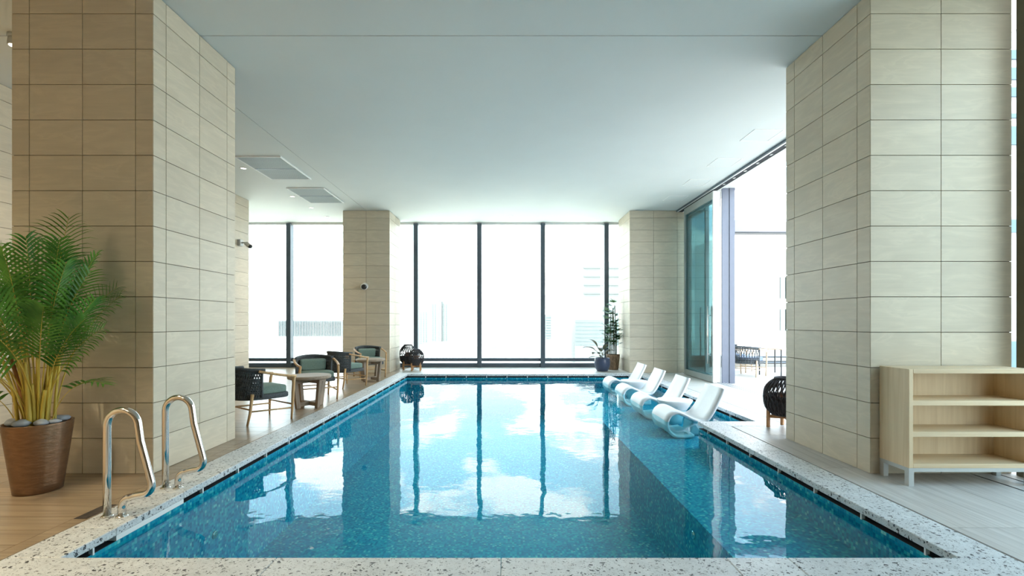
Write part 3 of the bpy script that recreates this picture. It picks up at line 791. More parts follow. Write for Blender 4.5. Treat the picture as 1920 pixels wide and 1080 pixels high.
# ------------------------------------------------------------------ in-pool loungers
def make_lounger():
    t = empty('pool_lounger')
    # profile in local x (head +x), z relative to water level
    c = [(0.17, -0.20), (0.04, -0.215), (-0.10, -0.20), (-0.185, -0.12), (-0.205, -0.01), (-0.155, 0.085), (-0.06, 0.122), (0.04, 0.09), (0.15, 0.035), (0.27, 0.0), (0.355, 0.028), (0.43, 0.12), (0.50, 0.245), (0.565, 0.37), (0.60, 0.455)]
    cs = smooth_path([(x, 0, z_) for x, z_ in c], 5)
    W = 0.335; mb = MB(); rows = []
    k = len(cs)
    for i, p in enumerate(cs):
        tg = (cs[min(i + 1, k - 1)] - cs[max(i - 1, 0)]).normalized(); nr = Vector((-tg.z, 0, tg.x))
        th = 0.021
        f = i / (k - 1)
        wloc = W * (1.0 - 0.10 * max(0, (f - 0.72) / 0.28))
        a = p + nr * th; d = p - nr * th
        prof = []
        for yy, off in ((-1, 0.0), (-0.96, 1.0), (-0.5, 1.0), (0, 1.0), (0.5, 1.0), (0.96, 1.0), (1, 0.0)):
            dish = -0.012 * (1 - yy * yy)
            q = p + nr * (th * off + dish); prof.append((q.x, yy * wloc, q.z))
        for yy, off in ((0.96, 1.0), (0.5, 1.0), (0, 1.0), (-0.5, 1.0), (-0.96, 1.0)):
            dish = -0.012 * (1 - yy * yy)
            q = p - nr * (th * off) + nr * dish; prof.append((q.x, yy * wloc, q.z))
        rows.append(prof)
    mb.grid(rows, True, True); m = len(rows[0])
    mb.f.append(tuple(range(m))); mb.sm.append(False); mb.f.append(tuple(range((k - 1) * m, k * m))[::-1]); mb.sm.append(False)
    mb.build('shell', M['lounger'], t)
    # moulded keel under the seat, resting on the ledge
    kb = MB(); kb.hexa([(0.16, -0.14, -0.2345), (0.40, -0.14, -0.2345), (0.40, 0.14, -0.2345), (0.16, 0.14, -0.2345)], [(0.20, -0.16, -0.03), (0.36, -0.16, -0.02), (0.36, 0.16, -0.02), (0.20, 0.16, -0.03)])
    kb.build('keel', M['lounger'], t, 0.03, 2)
    return t
l0 = make_lounger()
labs = ['white in-pool lounger nearest the viewer', 'white in-pool lounger second nearest the viewer', 'white in-pool lounger third from the viewer', 'white in-pool lounger farthest from the viewer, by the far pillar']
ls = [l0] + [copy_tree(l0) for _ in range(3)]
for o, yy, lab in zip(ls, (6.86, 8.11, 9.32, 10.55), labs):
    o.location = (2.45, yy, WL); tag(o, lab, 'pool lounger', 'white loungers on the pool ledge')
def make_pool_table():
    t = empty('pool_side_table')
    n = 40; mb = MB()
    def ring(k, zz):
        out = []
        for j in range(n):
            a = 2 * math.pi * j / n
            rr = 0.275 * (1 + 0.07 * math.cos(3 * a)) * k
            out.append((rr * math.cos(a), rr * math.sin(a) * 0.85, zz))
        return out
    mb.grid([ring(0.42, -0.234), ring(0.46, -0.15), ring(0.60, -0.04), ring(0.84, 0.06), ring(0.985, 0.125), ring(1.0, 0.145), ring(0.98, 0.155)], True, True)
    mb.f.append(tuple(range(n))[::-1]); mb.sm.append(False); mb.f.append(tuple(range(6 * n, 7 * n))); mb.sm.append(False)
    mb.build('table_body', M['lounger'], t)
    return t
p0 = make_pool_table(); p0.location = (2.68, 7.50, WL); tag(p0, 'white in-pool side table between the two nearer loungers', 'pool table', 'white in-pool side tables')
p1 = copy_tree(p0); p1.location = (2.68, 9.94, WL); tag(p1, 'white in-pool side table between the two farther loungers', 'pool table')

# ------------------------------------------------------------------ shelf unit
sh = empty('shelf_unit', (3.64, 3.81, 0)); tag(sh, 'pale ash open shelf unit on grey metal legs before the pillar', 'shelf unit')
X0, X1, Y0, Y1 = 3.148, 4.135, 3.665, 3.955
bx('side_panel', 'ash', X0, X0 + 0.034, Y0, Y1, 0.142, 0.918, sh, 0.002, 1)
bx('side_panel', 'ash', X1 - 0.034, X1, Y0, Y1, 0.142, 0.918, sh, 0.002, 1)
bx('top_panel', 'ash_h', X0 + 0.034, X1 - 0.034, Y0, Y1, 0.883, 0.918, sh, 0.002, 1)
bx('bottom_panel', 'ash_h', X0 + 0.034, X1 - 0.034, Y0, Y1, 0.142, 0.175, sh, 0.002, 1)
for zz in (0.386, 0.631): bx('shelf', 'ash_h', X0 + 0.034, X1 - 0.034, Y0 + 0.004, Y1 - 0.012, zz, zz + 0.039, sh, 0.002, 1)
bx('back_panel', 'ash', X0 + 0.034, X1 - 0.034, Y1 - 0.012, Y1, 0.175, 0.883, sh)
for zz0 in (0.0,):
    for xx in (X0 + 0.002, X1 - 0.042):
        for yy in (Y0 + 0.002, Y1 - 0.042): bx('leg', 'greymetal', xx, xx + 0.04, yy, yy + 0.04, 0.0, 0.142, sh)
bx('base_rail', 'greymetal', X0 + 0.042, X1 - 0.042, Y0 + 0.002, Y0 + 0.03, 0.112, 0.142, sh)
bx('base_rail', 'greymetal', X0 + 0.042, X1 - 0.042, Y1 - 0.03, Y1 - 0.002, 0.112, 0.142, sh)
for xx in (X0 + 0.002, X1 - 0.03): bx('base_rail', 'greymetal', xx, xx + 0.028, Y0 + 0.042, Y1 - 0.042, 0.112, 0.142, sh)

# ------------------------------------------------------------------ potted areca palm
PXc, PYc = -3.585, 3.585
pt_ = empty('potted_palm', (PXc, PYc, 0)); tag(pt_, 'tall feathery palm in a tapered bronze pot', 'potted palm')
po = MB().lathe([(0.120, 0.0), (0.142, 0.004), (0.150, 0.06), (0.205, 0.518), (0.205, 0.525), (0.196, 0.525), (0.190, 0.505), (0.186, 0.47), (0.05, 0.47)], 56).build('pot', M['bronze'], pt_)
MB().lathe([(0.186, 0.40), (0.189, 0.495), (0.12, 0.502), (0.02, 0.505)], 32).build('soil', M['soil'], pt_)
rs = random.Random(11)
YLIM = 3.945 - PYc
def frond(parent, base, az, th0, th1, length, leaf, nl, start, stem_r=0.008, wid=0.016, roll=0.0, mat='palmleaf', seed=0):
    q = random.Random(seed); n = 22; step = length / n
    p = Vector(base); path = [p.copy()]; tans = []
    for i in range(n):
        f = i / (n - 1); th = th0 + (th1 - th0) * f ** 1.5
        d = Vector((math.sin(th) * math.cos(az), math.sin(th) * math.sin(az), math.cos(th)))
        tans.append(d); p = p + d * step
        if p.y > YLIM - 0.02: p.y = YLIM - 0.02
        path.append(p.copy())
    tans.append(tans[-1])
    fo = MB()
    fo.tube(path, [stem_r * (1 - 0.85 * i / n) for i in range(n + 1)], 6)
    st = fo.build('frond', M['palmstem'], parent)
    lf = MB()
    horiz = Vector((-math.sin(az), math.cos(az), 0))
    for s in (-1, 1):
        for k in range(nl):
            f = start + (1 - start) * (k + 0.5 * (s > 0) * 0.8) / nl
            x = f * n; i = min(int(x), n - 1); fr = x - i
            pos = path[i].lerp(path[i + 1], fr); T_ = tans[i]
            up = horiz.cross(T_).normalized(); up = -up if up.z < 0 else up
            side = (horiz * s * math.cos(roll) + up * math.sin(roll) * s).normalized()
            g = (f - start) / (1 - start)
            L_ = leaf * (0.55 + 0.45 * math.sin(math.pi * min(1, 0.18 + 0.75 * g))) * (1 - 0.45 * max(0, g - 0.7) / 0.3) * q.uniform(0.88, 1.08)
            fwd = 0.45 + 0.75 * g
            d = (side + T_ * fwd + up * 0.28).normalized()
            rows = []; pp = pos.copy(); m = 5; dr = q.uniform(0.5, 1.5)
            wv = d.cross(up).normalized()
            for j in range(m + 1):
                t = j / m
                w_ = wid * (0.35 + 0.65 * math.sin(math.pi * min(0.5, t + 0.12))) * (1 - t ** 2.2) + 0.0006
                a = pp + wv * w_; b_ = pp - wv * w_; c_ = pp - up * (w_ * 0.35)
                rows.append([a, c_, b_])
                dd = (d + Vector((0, 0, -1)) * (dr * t * t + 0.10 * t)).normalized()
                pp = pp + dd * (L_ / m)
            for r_ in rows:
                for v in r_:
                    if v.y > YLIM: v.y = YLIM - (v.y - YLIM) * 0.02
            lf.grid(rows, True)
    fix = lf.mesh('leaflets'); fix.materials.append(M[mat])
    lo = link('leaflets', fix, st); lo['kind'] = 'stuff'
    return st
# (azimuth deg, start angle deg, end angle deg, length, leaflet, base height)
fr_list = [  # azimuth, start tilt, end tilt, length, leaflet length, start of leaflets
    (60, 1, 12, 1.70, 0.27, 0.60), (10, 4, 50, 1.50, 0.27, 0.56), (-25, 4, 60, 1.42, 0.27, 0.55), (-60, 3, 52, 1.45, 0.27, 0.56), (195, 5, 58, 1.45, 0.28, 0.55),
    (170, 4, 40, 1.52, 0.28, 0.58), (150, 5, 60, 1.32, 0.27, 0.54), (-100, 5, 62, 1.36, 0.27, 0.54), (-135, 5, 62, 1.42, 0.28, 0.54), (230, 4, 50, 1.45, 0.28, 0.55),
    (-8, 7, 84, 1.20, 0.26, 0.52), (-42, 8, 88, 1.15, 0.26, 0.52), (18, 7, 78, 1.22, 0.25, 0.52), (190, 8, 86, 1.22, 0.27, 0.50), (215, 9, 92, 1.18, 0.27, 0.50),
    (-80, 9, 88, 1.12, 0.25, 0.50), (-120, 9, 90, 1.12, 0.26, 0.50), (45, 4, 38, 1.48, 0.26, 0.58), (120, 4, 36, 1.50, 0.26, 0.58), (-30, 2, 36, 1.55, 0.27, 0.58),
    (2, 12, 104, 1.0, 0.23, 0.50), (176, 12, 104, 1.02, 0.25, 0.48), (-55, 2, 28, 1.50, 0.26, 0.58), (250, 3, 34, 1.50, 0.27, 0.58), (0, 4, 62, 1.38, 0.26, 0.54),
    (-150, 14, 108, 0.95, 0.25, 0.48), (-95, 14, 108, 0.92, 0.24, 0.48), (160, 3, 50, 1.42, 0.27, 0.56), (35, 6, 68, 1.28, 0.25, 0.54), (-70, 6, 74, 1.26, 0.26, 0.52),
    (205, 4, 70, 1.34, 0.28, 0.52), (-15, 10, 98, 1.06, 0.24, 0.50), (-110, 3, 44, 1.40, 0.26, 0.56), (225, 12, 106, 1.0, 0.26, 0.48), (-165, 7, 76, 1.28, 0.27, 0.52),
]
for i, (az, a0, a1, ln, lf_, st_) in enumerate(fr_list):
    toward = max(0.0, math.cos(R(az)))
    a1 *= 1 - 0.42 * toward; ln *= 1.03 - 0.10 * toward; lf_ *= 1 - 0.15 * toward
    rr = rs.uniform(0.02, 0.09); aa = R(az + rs.uniform(-50, 50))
    frond(pt_, (rr * math.cos(aa), rr * math.sin(aa), 0.475), R(az), R(a0), R(a1), ln, lf_ * 1.05, 19, st_, 0.0065, 0.0082, roll=rs.uniform(-1.2, 1.2), seed=i)
# low sprig leaning out over the stones towards the pool
frond(pt_, (0.11, -0.02, 0.48), R(-5), R(16), R(112), 0.66, 0.17, 8, 0.55, 0.004, 0.011, seed=77)
frond(pt_, (-0.10, -0.05, 0.48), R(188), R(20), R(98), 0.52, 0.15, 8, 0.5, 0.004, 0.011, seed=78)
for i in range(17):   # yellow canes
    a = rs.uniform(0, 6.28); r0 = rs.uniform(0.01, 0.105); lean = rs.uniform(0.02, 0.09)
    h = rs.uniform(0.30, 0.62)
    p = [(r0 * math.cos(a), r0 * math.sin(a), 0.47), ((r0 + lean * 0.3) * math.cos(a), (r0 + lean * .3) * math.sin(a), 0.47 + h * 0.5), ((r0 + lean) * math.cos(a), (r0 + lean) * math.sin(a), 0.47 + h)]
    rad = rs.uniform(0.008, 0.017)
    MB().tube(smooth_path(p, 4), [rad * (1.15 - 0.06 * k) for k in range(9)], 8).build('cane', M['palmhusk'] if i % 6 == 0 else M['palmstem'], pt_)
pebs = [(-0.112, -0.085, 0.050, 'grey pebble at the left of the palm pot'), (-0.005, -0.120, 0.052, 'largest grey pebble at the front of the palm pot'), (0.098, -0.078, 0.046, 'speckled grey pebble in front of the yellow canes'),
        (0.132, -0.005, 0.036, 'pale grey pebble against the right rim of the pot'), (0.08, 0.10, 0.046, 'dark grey pebble behind the canes in the pot'), (-0.130, 0.010, 0.036, 'flat pale pebble tucked under the left pebble')]
for i, (x, y, r, lab) in enumerate(pebs):
    me = bpy.data.meshes.new('pebble'); bm = bmesh.new(); bmesh.ops.create_icosphere(bm, subdivisions=3, radius=1.0)
    q = random.Random(i)
    for v in bm.verts:
        v.co.x *= r * 1.15; v.co.y *= r * 0.85; v.co.z *= r * 0.58
        v.co += v.co.normalized() * 0.004 * math.sin(v.co.x * 70 + i) * math.cos(v.co.y * 60)
    bm.to_mesh(me); bm.free(); me.materials.append(M['pebble']); me.polygons.foreach_set('use_smooth', [True] * len(me.polygons))
    o = link('pebble', me); o.location = (PXc + x, PYc + y, 0.506 + r * 0.52 + 0.002); o.rotation_euler = (0, 0, q.uniform(0, 3))
    tag(o, lab, 'pebble', 'grey pebbles on the palm pot')

# ------------------------------------------------------------------ far corner plants
def fan_leaf(mb, base, az, elev, stalk, size, q, n=8):
    d = Vector((math.cos(az) * math.cos(elev), math.sin(az) * math.cos(elev), math.sin(elev)))
    tip = Vector(base) + d * stalk
    mb.tube([base, tip], 0.004, 4, False)
    side = Vector((-math.sin(az), math.cos(az), 0)); up = side.cross(d)
    for k in range(n):
        a = R(-75 + 150 * k / (n - 1)) + q.uniform(-0.1, 0.1)
        dd = (d * math.cos(a) + side * math.sin(a)).normalized(); wv = dd.cross(up).normalized()
        rows = []; pp = tip.copy(); m = 4; L_ = size * q.uniform(0.8, 1.1)
        for j in range(m + 1):
            t = j / m; w_ = 0.015 * math.sin(math.pi * min(1, 0.15 + 0.85 * t)) * (1 - 0.4 * t) + 0.001
            rows.append([pp + wv * w_, pp - up * 0.003, pp - wv * w_])
            pp = pp + (dd + Vector((0, 0, -0.55 * t))).normalized() * (L_ / m)
        mb.grid(rows, True)
fp = empty('potted_fan_palm', (2.86, 12.60, 0)); tag(fp, 'slender fan palm in a rough bark pot at the window corner', 'potted palm')
MB().lathe([(0.13, 0.0), (0.14, 0.01), (0.155, 0.15), (0.178, 0.36), (0.182, 0.41), (0.165, 0.41), (0.155, 0.37), (0.02, 0.37)], 28).build('pot', M['bark'], fp)
q = random.Random(5)
for s in range(8):
    a = s * 0.8 + 0.3; x, y = 0.09 * math.cos(a), 0.09 * math.sin(a); h = (1.35, 1.05, 1.2, 0.85, 1.1, 0.7, 1.28, 0.95)[s]; lx, ly = q.uniform(-0.14, 0.04), q.uniform(-0.08, 0.04)
    MB().tube([(x, y, 0.37), (x + lx * 0.4, y + ly * .4, 0.37 + h * 0.5), (x + lx, y + ly, 0.37 + h)], 0.011, 7).build('cane', M['caneG'], fp)
    for k in range(7):
        f = 0.30 + 0.70 * k / 6
        az = q.uniform(0, 2 * math.pi); toward = max(0.0, math.cos(az) - 0.1, math.sin(az) - 0.35)
        el_ = q.uniform(0.05, 0.75) + 0.25 * (k == 6); sc_ = 1.0 - 0.5 * min(1.0, toward)
        mb = MB(); fan_leaf(mb, (x + lx * f, y + ly * f, 0.37 + h * f), az, el_ + 0.5 * toward, q.uniform(0.08, 0.17) * sc_, q.uniform(0.19, 0.27) * sc_, q, 8)
        mb.build('fan_leaf', M['fanleaf'], fp)
rp = empty('potted_rubber_plant', (2.49, 12.20, 0)); tag(rp, 'broad-leaved plant in a round navy blue pot', 'potted plant')
MB().lathe([(0.12, 0.0), (0.135, 0.005), (0.185, 0.10), (0.205, 0.20), (0.198, 0.30), (0.188, 0.345), (0.172, 0.345), (0.17, 0.31), (0.02, 0.31)], 36).build('pot', M['navy'], rp)
def big_leaf(az, elev, stalk, L_, W_, hz):
    mb = MB(); base = Vector((0.03 * math.cos(az), 0.03 * math.sin(az), hz))
    d = Vector((math.cos(az) * math.cos(elev), math.sin(az) * math.cos(elev), math.sin(elev)))
    tip = base + d * stalk; side = Vector((-math.sin(az), math.cos(az), 0))
    rows = []; pp = tip.copy(); m = 8
    for j in range(m + 1):
        t = j / m; w_ = W_ * math.sin(math.pi * min(1, 0.06 + 0.94 * t)) ** 0.8 + 0.001
        dd = (d + Vector((0, 0, -0.9 * t))).normalized(); up = side.cross(dd); up = up if up.z > 0 else -up
        rows.append([pp + side * w_ + up * w_ * 0.25, pp + side * w_ * .5 + up * w_ * 0.08, pp, pp - side * w_ * .5 + up * w_ * 0.08, pp - side * w_ + up * w_ * 0.25])
        pp = pp + dd * (L_ / m)
    mb.grid(rows, True)
    o = mb.build('leaf', M['rubberleaf'], rp)
    MB().tube([base, tip], 0.006, 5).build('leaf_stalk', M['caneG'], rp)
for a in ((195, 32, .22, .36, .085, .44), (150, 58, .20, .32, .095, .46), (225, 24, .13, .30, .09, .40), (255, 15, .10, .24, .07, .38), (320, 40, .10, .27, .08, .40), (20, 40, .10, .22, .07, .42), (90, 45, .12, .24, .07, .42), (290, 62, .14, .24, .065, .44), (180, 5, .14, .22, .07, .36)):
    big_leaf(R(a[0]), R(a[1]), a[2], a[3], a[4], a[5])
MB().tube([(0, 0, 0.30), (0.01, 0, 0.42), (0.0, 0.01, 0.50)], [0.012, 0.011, 0.006], 7).build('stem', M['caneG'], rp)

# ------------------------------------------------------------------ ceiling fittings
def vent(x0, x1, y0, y1, lab):
    t = empty('ceiling_vent', ((x0 + x1) / 2, (y0 + y1) / 2, CEIL)); tag(t, lab, 'air vent', 'twin-panel ceiling vents')
    bx('backing', 'ventback', x0, x1, y0, y1, CEIL - 0.004, CEIL - 0.0005, t)
    f = 0.018
    for a in ((x0 - f, x0, y0 - f, y1 + f), (x1, x1 + f, y0 - f, y1 + f), (x0, x1, y0 - f, y0), (x0, x1, y1, y1 + f)): bx('frame', 'white', a[0], a[1], a[2], a[3], CEIL - 0.022, CEIL, t)
    ym = (y0 + y1) / 2
    bx('divider', 'frame', x0, x1, ym - 0.012, ym + 0.012, CEIL - 0.02, CEIL - 0.004, t)
    n = 28; w_ = (x1 - x0) / n
    for a, b_ in ((y0, ym - 0.012), (ym + 0.012, y1)):
        for i in range(n):
            piece('slat', 'grille', x0 + (i + 0.28) * w_, x0 + (i + 0.72) * w_, a + 0.002, b_ - 0.002, CEIL - 0.018, CEIL - 0.004, t)
vent(-4.59, -3.84, 7.93, 9.15, 'larger-looking grey ceiling vent nearer the viewer')
vent(-4.59, -3.84, 9.80, 10.97, 'grey ceiling vent farther off, nearer the window wall')
def downlight(x, y, lab, power=0.0):
    t = empty('ceiling_downlight', (x, y, CEIL)); tag(t, lab, 'ceiling light', 'small recessed ceiling lights')
    MB().lathe([(0.062, -0.0005), (0.062, -0.006), (0.046, -0.010), (0.046, -0.004)], 28).build('trim_ring', M['camwhite'], t)
    MB().lathe([(0.045, -0.0045), (0.043, -0.0065), (0.02, -0.0075)], 24).build('lens', M['lamp'], t)
    if power:
        ld = bpy.data.lights.new('warm_spot', 'SPOT'); ld.energy = power; ld.color = (1.0, 0.80, 0.55); ld.spot_size = R(110); ld.spot_blend = 0.9; ld.shadow_soft_size = 0.05
        lo = bpy.data.objects.new('warm_spot', ld); col.objects.link(lo); lo.parent = t; lo.location = (0, 0, -0.03)
downlight(-4.80, 8.54, 'small round downlight beside the nearer ceiling vent', 26)
downlight(-4.78, 10.46, 'small round downlight beside the farther ceiling vent', 26)
downlight(-4.80, 11.50, 'small round downlight between the vents and the left window', 10)
downlight(-4.80, 12.50, 'small round downlight nearest the left window', 10)
downlight(0.10, 12.42, 'small round downlight before the middle of the window wall', 0)
for k, (x, y) in enumerate(((-4.8, 4.57), (-4.6, 1.3), (-4.0, -0.4), (-4.6, -1.4), (-1.5, -2.5), (1.0, -2.5))):
    t = empty('ceiling_spotlight', (x, y, CEIL))
    tag(t, ['small silver ceiling spotlight left of the near pillar', 'ceiling spotlight over the deck in front of the palm', 'ceiling spotlight over the viewing deck', 'ceiling spotlight near the back wall corner', 'ceiling spotlight before the middle of the back wall', 'ceiling spotlight over the towel deck'][k], 'ceiling light', 'silver ceiling spotlights')
    MB().lathe([(0.055, -0.0005), (0.058, -0.03), (0.04, -0.04)], 24).build('mount', M['greymetal'], t)
    c = MB().lathe([(0.045, 0.0), (0.052, -0.02), (0.055, -0.07), (0.050, -0.075)], 24).build('housing', M['greymetal'], t); c.location = (0, 0, -0.035)
    MB().lathe([(0.046, -0.111), (0.040, -0.114)], 20).build('lens', M['lamp'], t)
    ld = bpy.data.lights.new('warm_spot', 'SPOT'); ld.energy = (60, 190, 230, 110, 15, 15)[k]; ld.color = (1.0, 0.84, 0.56); ld.spot_size = R(128); ld.spot_blend = 0.9; ld.shadow_soft_size = 0.05
    lo = bpy.data.objects.new('warm_spot', ld); col.objects.link(lo); lo.parent = t; lo.location = (0, 0, -0.13)
labs = ['faint square ceiling hatch nearest the tiled pillar', 'second faint square ceiling hatch along the sliding doors', 'third faint square ceiling hatch along the sliding doors', 'farthest faint square ceiling hatch above the parked doors']
for k, y in enumerate((6.81, 8.01, 9.21, 10.41)):
    x0, x1, y0, y1 = 3.61, 4.05, y, y + 0.445
    t = empty('ceiling_hatch', ((x0 + x1) / 2, (y0 + y1) / 2, CEIL)); tag(t, labs[k], 'ceiling hatch', 'square access hatches in the ceiling')
    bx('hatch_panel', 'ceil', x0 + 0.014, x1 - 0.014, y0 + 0.014, y1 - 0.014, CEIL - 0.003, CEIL - 0.0005, t)
    for a in ((x0, x0 + 0.012, y0, y1), (x1 - 0.012, x1, y0, y1), (x0 + 0.012, x1 - 0.012, y0, y0 + 0.012), (x0 + 0.012, x1 - 0.012, y1 - 0.012, y1)): bx('frame', 'white', a[0], a[1], a[2], a[3], CEIL - 0.006, CEIL, t)

# ------------------------------------------------------------------ security cameras
cc = empty('security_camera', (-5.95, 10.40, 3.03)); tag(cc, 'grey bullet security camera on the tiled wall by the left window', 'security camera')
bx('wall_box', 'greymetal', -5.95, -5.88, 10.34, 10.46, 2.97, 3.11, cc, 0.006, 1)
MB().tube([(0.07, 0, 0.01), (0.14, 0, 0.015), (0.17, -0.02, -0.005)], 0.016, 8).build('arm', M['greymetal'], cc)
b_ = MB().lathe([(0.03, -0.09), (0.047, -0.07), (0.05, 0.08), (0.042, 0.10)], 20).build('body', M['greymetal'], cc); b_.location = (0.24, -0.06, -0.045); b_.rotation_euler = (R(60), R(120), 0)
b_.rotation_euler = Vector((0.75, -0.45, -0.45)).to_track_quat('Z', 'Y').to_euler()
l_ = MB().lathe([(0.043, 0.085), (0.045, 0.104), (0.03, 0.106)], 20).build('lens_hood', M['camblack'], cc); l_.location = b_.location; l_.rotation_euler = b_.rotation_euler
cc = empty('security_camera', (-3.57, 11.80, 2.18)); tag(cc, 'white wall camera with black eye on the distant left pillar', 'security camera')
def facing(mb, name, m, rot):
    o = mb.build(name, M[m], cc); o.rotation_euler = rot; return o
facing(MB().lathe([(0.085, 0.0), (0.085, 0.03), (0.075, 0.045)], 28), 'mount', 'camwhite', (R(90), 0, 0))
o = facing(MB().lathe([(0.06, 0.0), (0.082, 0.03), (0.085, 0.075), (0.07, 0.10)], 28), 'housing', 'camwhite', (R(105), 0, R(10))); o.location = (0.0, -0.045, 0.0)
o = facing(MB().lathe([(0.068, 0.095), (0.06, 0.118), (0.03, 0.128)], 28), 'eye', 'camblack', (R(105), 0, R(10))); o.location = (0.0, -0.045, 0.0)

# ------------------------------------------------------------------ terrace outside the sliding doors
tf = bx('floor_terrace', 'terrace', 4.63, 14.0, -6.0, 18.0, -0.3, -0.006); tag(tf, kind='structure')
sf = bx('ceiling_terrace', 'white', 4.456, 4.88, -4.2, 13.4, CEIL, CEIL + 0.25); tag(sf, kind='structure')
ps = empty('steel_post', (4.65, 9.95, 0)); tag(ps, 'blue-grey steel post just outside the parked glass doors', 'post')
bx('post', 'bluesteel', 4.665, 4.78, 9.80, 10.10, -0.006, CEIL - 0.001, ps, 0.004, 1)
bx('post_face', 'bluesteel', 4.515, 4.66, 9.815, 9.845, -0.006, CEIL - 0.001, ps)
bx('post_edge', 'lavsteel', 4.78, 4.80, 9.86, 10.04, -0.006, CEIL - 0.001, ps)
bm_ = empty('steel_beam', (6.4, 9.9, 3.3)); tag(bm_, 'pale horizontal steel beam spanning the terrace opening', 'beam')
bx('beam', 'lavsteel', 4.80, 9.5, 9.86, 10.02, 3.18, 3.43, bm_)
bx('shadow_gap_strip', 'blacksteel', 4.80, 9.5, 9.84, 10.04, 3.145, 3.18, bm_)  # shade of the gap under the beam, drawn as a black strip
ep = bx('steel_post', 'bluesteel', 9.5, 9.7, 9.84, 10.04, -0.006, 3.43); tag(ep, 'blue-grey steel post at the outer end of the terrace beam', 'post')
oc = make_armchair('terrace_chair', 'outdoorwood', 'outcushion', False, 13, (0.1, 0.2, 0.92))
oc2 = copy_tree(oc)
face(oc, 5.80, 11.22, 0.75, 0.66, -0.006); tag(oc, 'teak terrace chair with dark woven back turned to the viewer', 'armchair', 'teak chairs on the terrace')
face(oc2, 6.03, 12.22, 0.75, -0.66, -0.006); tag(oc2, 'teak terrace chair behind the other one, by the steel post', 'armchair', 'teak chairs on the terrace')
tt = empty('terrace_table', (6.64, 11.46, -0.006), math.atan2(0.48, 0.66)); tag(tt, 'thin black-framed table on the terrace beside the chairs', 'table')
for sx in (-1, 1):
    for sy in (-1, 1): MB().box(-0.012, 0.012, -0.012, 0.012, 0, 0.63).build('leg', M['blacksteel'], tt).location = (sx * 0.40, sy * 0.25, 0)
MB().box(-0.415, 0.415, -0.265, 0.265, 0.63, 0.65).build('table_top', M['outdoorwood'], tt)
tbn = empty('terrace_bench', (7.2, 13.5, -0.006)); tag(tbn, 'low grey slatted bench along the far side of the terrace', 'bench')
for k, (z0, z1, m) in enumerate(((0.0, 0.10, 'bgrey'), (0.12, 0.16, 'frame'), (0.18, 0.27, 'bpale'), (0.29, 0.315, 'frame'))): bx('slat', m, 5.2, 11.0, 13.3 + 0.01 * k, 13.8, z0 - 0.006, z1 - 0.006, tbn)
bx('bench_core', 'bpale', 5.25, 10.95, 13.4, 13.75, 0.0, 0.30, tbn)
gp = empty('terrace_plant', (5.63, 8.86, -0.006)); tag(gp, 'green terrace shrub whose leaf tips show beside the near pillar', 'plant')
MB().lathe([(0.16, 0.0), (0.2, 0.4), (0.18, 0.4), (0.02, 0.36)], 24).build('pot', M['navy'], gp)
q = random.Random(3)
for k in range(14):
    mb = MB(); fan_leaf(mb, (0, 0, 0.9 + 0.1 * k), q.uniform(0, 6.28), q.uniform(0, 0.6), 0.12, 0.14, q); mb.build('leaf', M['fanleaf'], gp)
mb = MB(); fan_leaf(mb, (0, 0, 2.12), R(180), R(5), 0.18, 0.15, q, 5); mb.build('leaf', M['fanleaf'], gp)
MB().tube([(0, 0, 0.36), (0, 0, 2.3)], 0.014, 7).build('stem', M['caneG'], gp)

# ------------------------------------------------------------------ city beyond the glass
cg = bx('ground_city', 'city', -900, 900, 14.5, 1500, -62, -60); tag(cg, kind='structure')
cg2 = bx('ground_city_side', 'cityside', 14.5, 900, -900, 14.5, -62, -60); tag(cg2, kind='structure')
def px(u, Y): return (u - 950) * Y / 878
def pz(v, Y): return 1.29 + (603 - v) * Y / 878
def building(name, lab, u0, u1, v0, Y, depth, m):
    x0, x1, z1 = px(u0, Y), px(u1, Y), pz(v0, Y)
    t = empty(name, ((x0 + x1) / 2, Y, -60)); tag(t, lab, 'building', 'city buildings beyond the windows')
    bx('wall', m, x0, x1, Y, Y + depth, -60, z1, t)
    return t
def facade(t, name, m, u0, u1, v0, v1, Y, th=0.15):
    bx(name, m, px(u0, Y), px(u1, Y), Y - th, Y, pz(v1, Y), pz(v0, Y), t)
Y = 90.0
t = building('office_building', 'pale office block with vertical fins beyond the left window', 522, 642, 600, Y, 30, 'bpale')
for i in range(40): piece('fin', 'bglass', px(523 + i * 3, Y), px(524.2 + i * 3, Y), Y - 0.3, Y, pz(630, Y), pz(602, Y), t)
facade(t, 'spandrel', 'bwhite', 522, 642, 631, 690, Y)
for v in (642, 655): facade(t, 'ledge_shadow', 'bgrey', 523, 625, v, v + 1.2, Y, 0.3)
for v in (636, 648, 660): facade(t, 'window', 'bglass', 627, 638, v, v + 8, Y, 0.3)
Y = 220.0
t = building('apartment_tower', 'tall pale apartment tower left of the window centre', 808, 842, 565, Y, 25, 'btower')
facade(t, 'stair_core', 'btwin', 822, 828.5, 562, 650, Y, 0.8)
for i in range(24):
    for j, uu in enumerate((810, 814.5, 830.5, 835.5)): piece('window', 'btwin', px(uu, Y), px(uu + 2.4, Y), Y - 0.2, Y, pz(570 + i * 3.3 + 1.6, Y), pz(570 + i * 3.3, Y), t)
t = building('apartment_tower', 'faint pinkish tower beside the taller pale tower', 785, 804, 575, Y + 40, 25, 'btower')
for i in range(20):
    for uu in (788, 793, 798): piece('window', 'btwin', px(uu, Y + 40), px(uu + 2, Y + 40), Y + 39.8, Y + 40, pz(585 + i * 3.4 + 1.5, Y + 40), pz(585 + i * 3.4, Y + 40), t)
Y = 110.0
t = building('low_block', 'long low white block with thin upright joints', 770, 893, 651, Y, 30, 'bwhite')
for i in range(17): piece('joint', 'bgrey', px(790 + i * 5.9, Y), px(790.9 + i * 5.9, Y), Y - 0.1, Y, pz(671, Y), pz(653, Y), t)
Y = 70.0
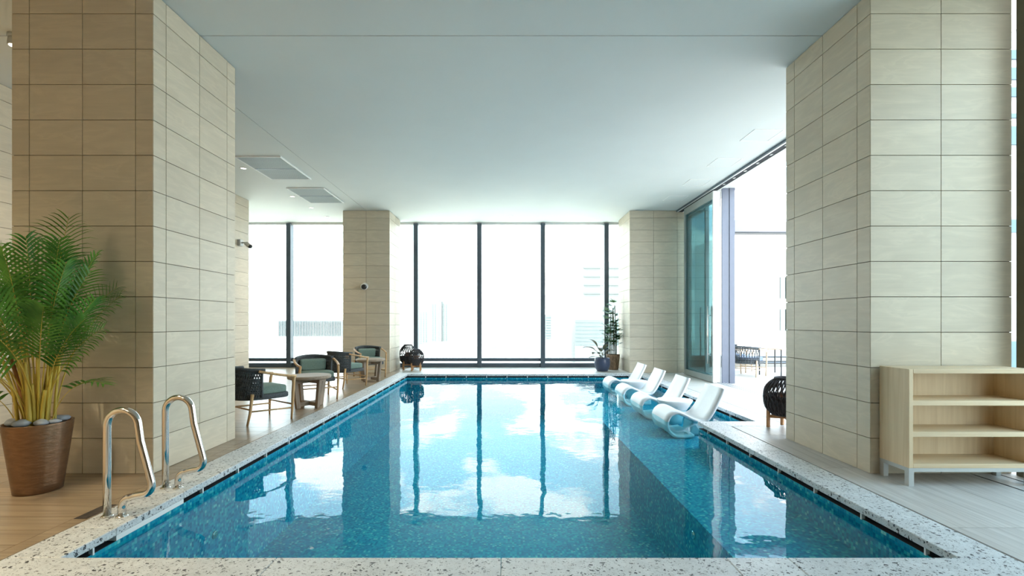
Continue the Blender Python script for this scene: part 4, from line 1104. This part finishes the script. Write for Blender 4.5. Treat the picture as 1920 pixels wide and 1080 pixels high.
t = building('white_building', 'broad white building with small louvred openings at window centre', 902, 1012, 592, Y, 30, 'bwhite')
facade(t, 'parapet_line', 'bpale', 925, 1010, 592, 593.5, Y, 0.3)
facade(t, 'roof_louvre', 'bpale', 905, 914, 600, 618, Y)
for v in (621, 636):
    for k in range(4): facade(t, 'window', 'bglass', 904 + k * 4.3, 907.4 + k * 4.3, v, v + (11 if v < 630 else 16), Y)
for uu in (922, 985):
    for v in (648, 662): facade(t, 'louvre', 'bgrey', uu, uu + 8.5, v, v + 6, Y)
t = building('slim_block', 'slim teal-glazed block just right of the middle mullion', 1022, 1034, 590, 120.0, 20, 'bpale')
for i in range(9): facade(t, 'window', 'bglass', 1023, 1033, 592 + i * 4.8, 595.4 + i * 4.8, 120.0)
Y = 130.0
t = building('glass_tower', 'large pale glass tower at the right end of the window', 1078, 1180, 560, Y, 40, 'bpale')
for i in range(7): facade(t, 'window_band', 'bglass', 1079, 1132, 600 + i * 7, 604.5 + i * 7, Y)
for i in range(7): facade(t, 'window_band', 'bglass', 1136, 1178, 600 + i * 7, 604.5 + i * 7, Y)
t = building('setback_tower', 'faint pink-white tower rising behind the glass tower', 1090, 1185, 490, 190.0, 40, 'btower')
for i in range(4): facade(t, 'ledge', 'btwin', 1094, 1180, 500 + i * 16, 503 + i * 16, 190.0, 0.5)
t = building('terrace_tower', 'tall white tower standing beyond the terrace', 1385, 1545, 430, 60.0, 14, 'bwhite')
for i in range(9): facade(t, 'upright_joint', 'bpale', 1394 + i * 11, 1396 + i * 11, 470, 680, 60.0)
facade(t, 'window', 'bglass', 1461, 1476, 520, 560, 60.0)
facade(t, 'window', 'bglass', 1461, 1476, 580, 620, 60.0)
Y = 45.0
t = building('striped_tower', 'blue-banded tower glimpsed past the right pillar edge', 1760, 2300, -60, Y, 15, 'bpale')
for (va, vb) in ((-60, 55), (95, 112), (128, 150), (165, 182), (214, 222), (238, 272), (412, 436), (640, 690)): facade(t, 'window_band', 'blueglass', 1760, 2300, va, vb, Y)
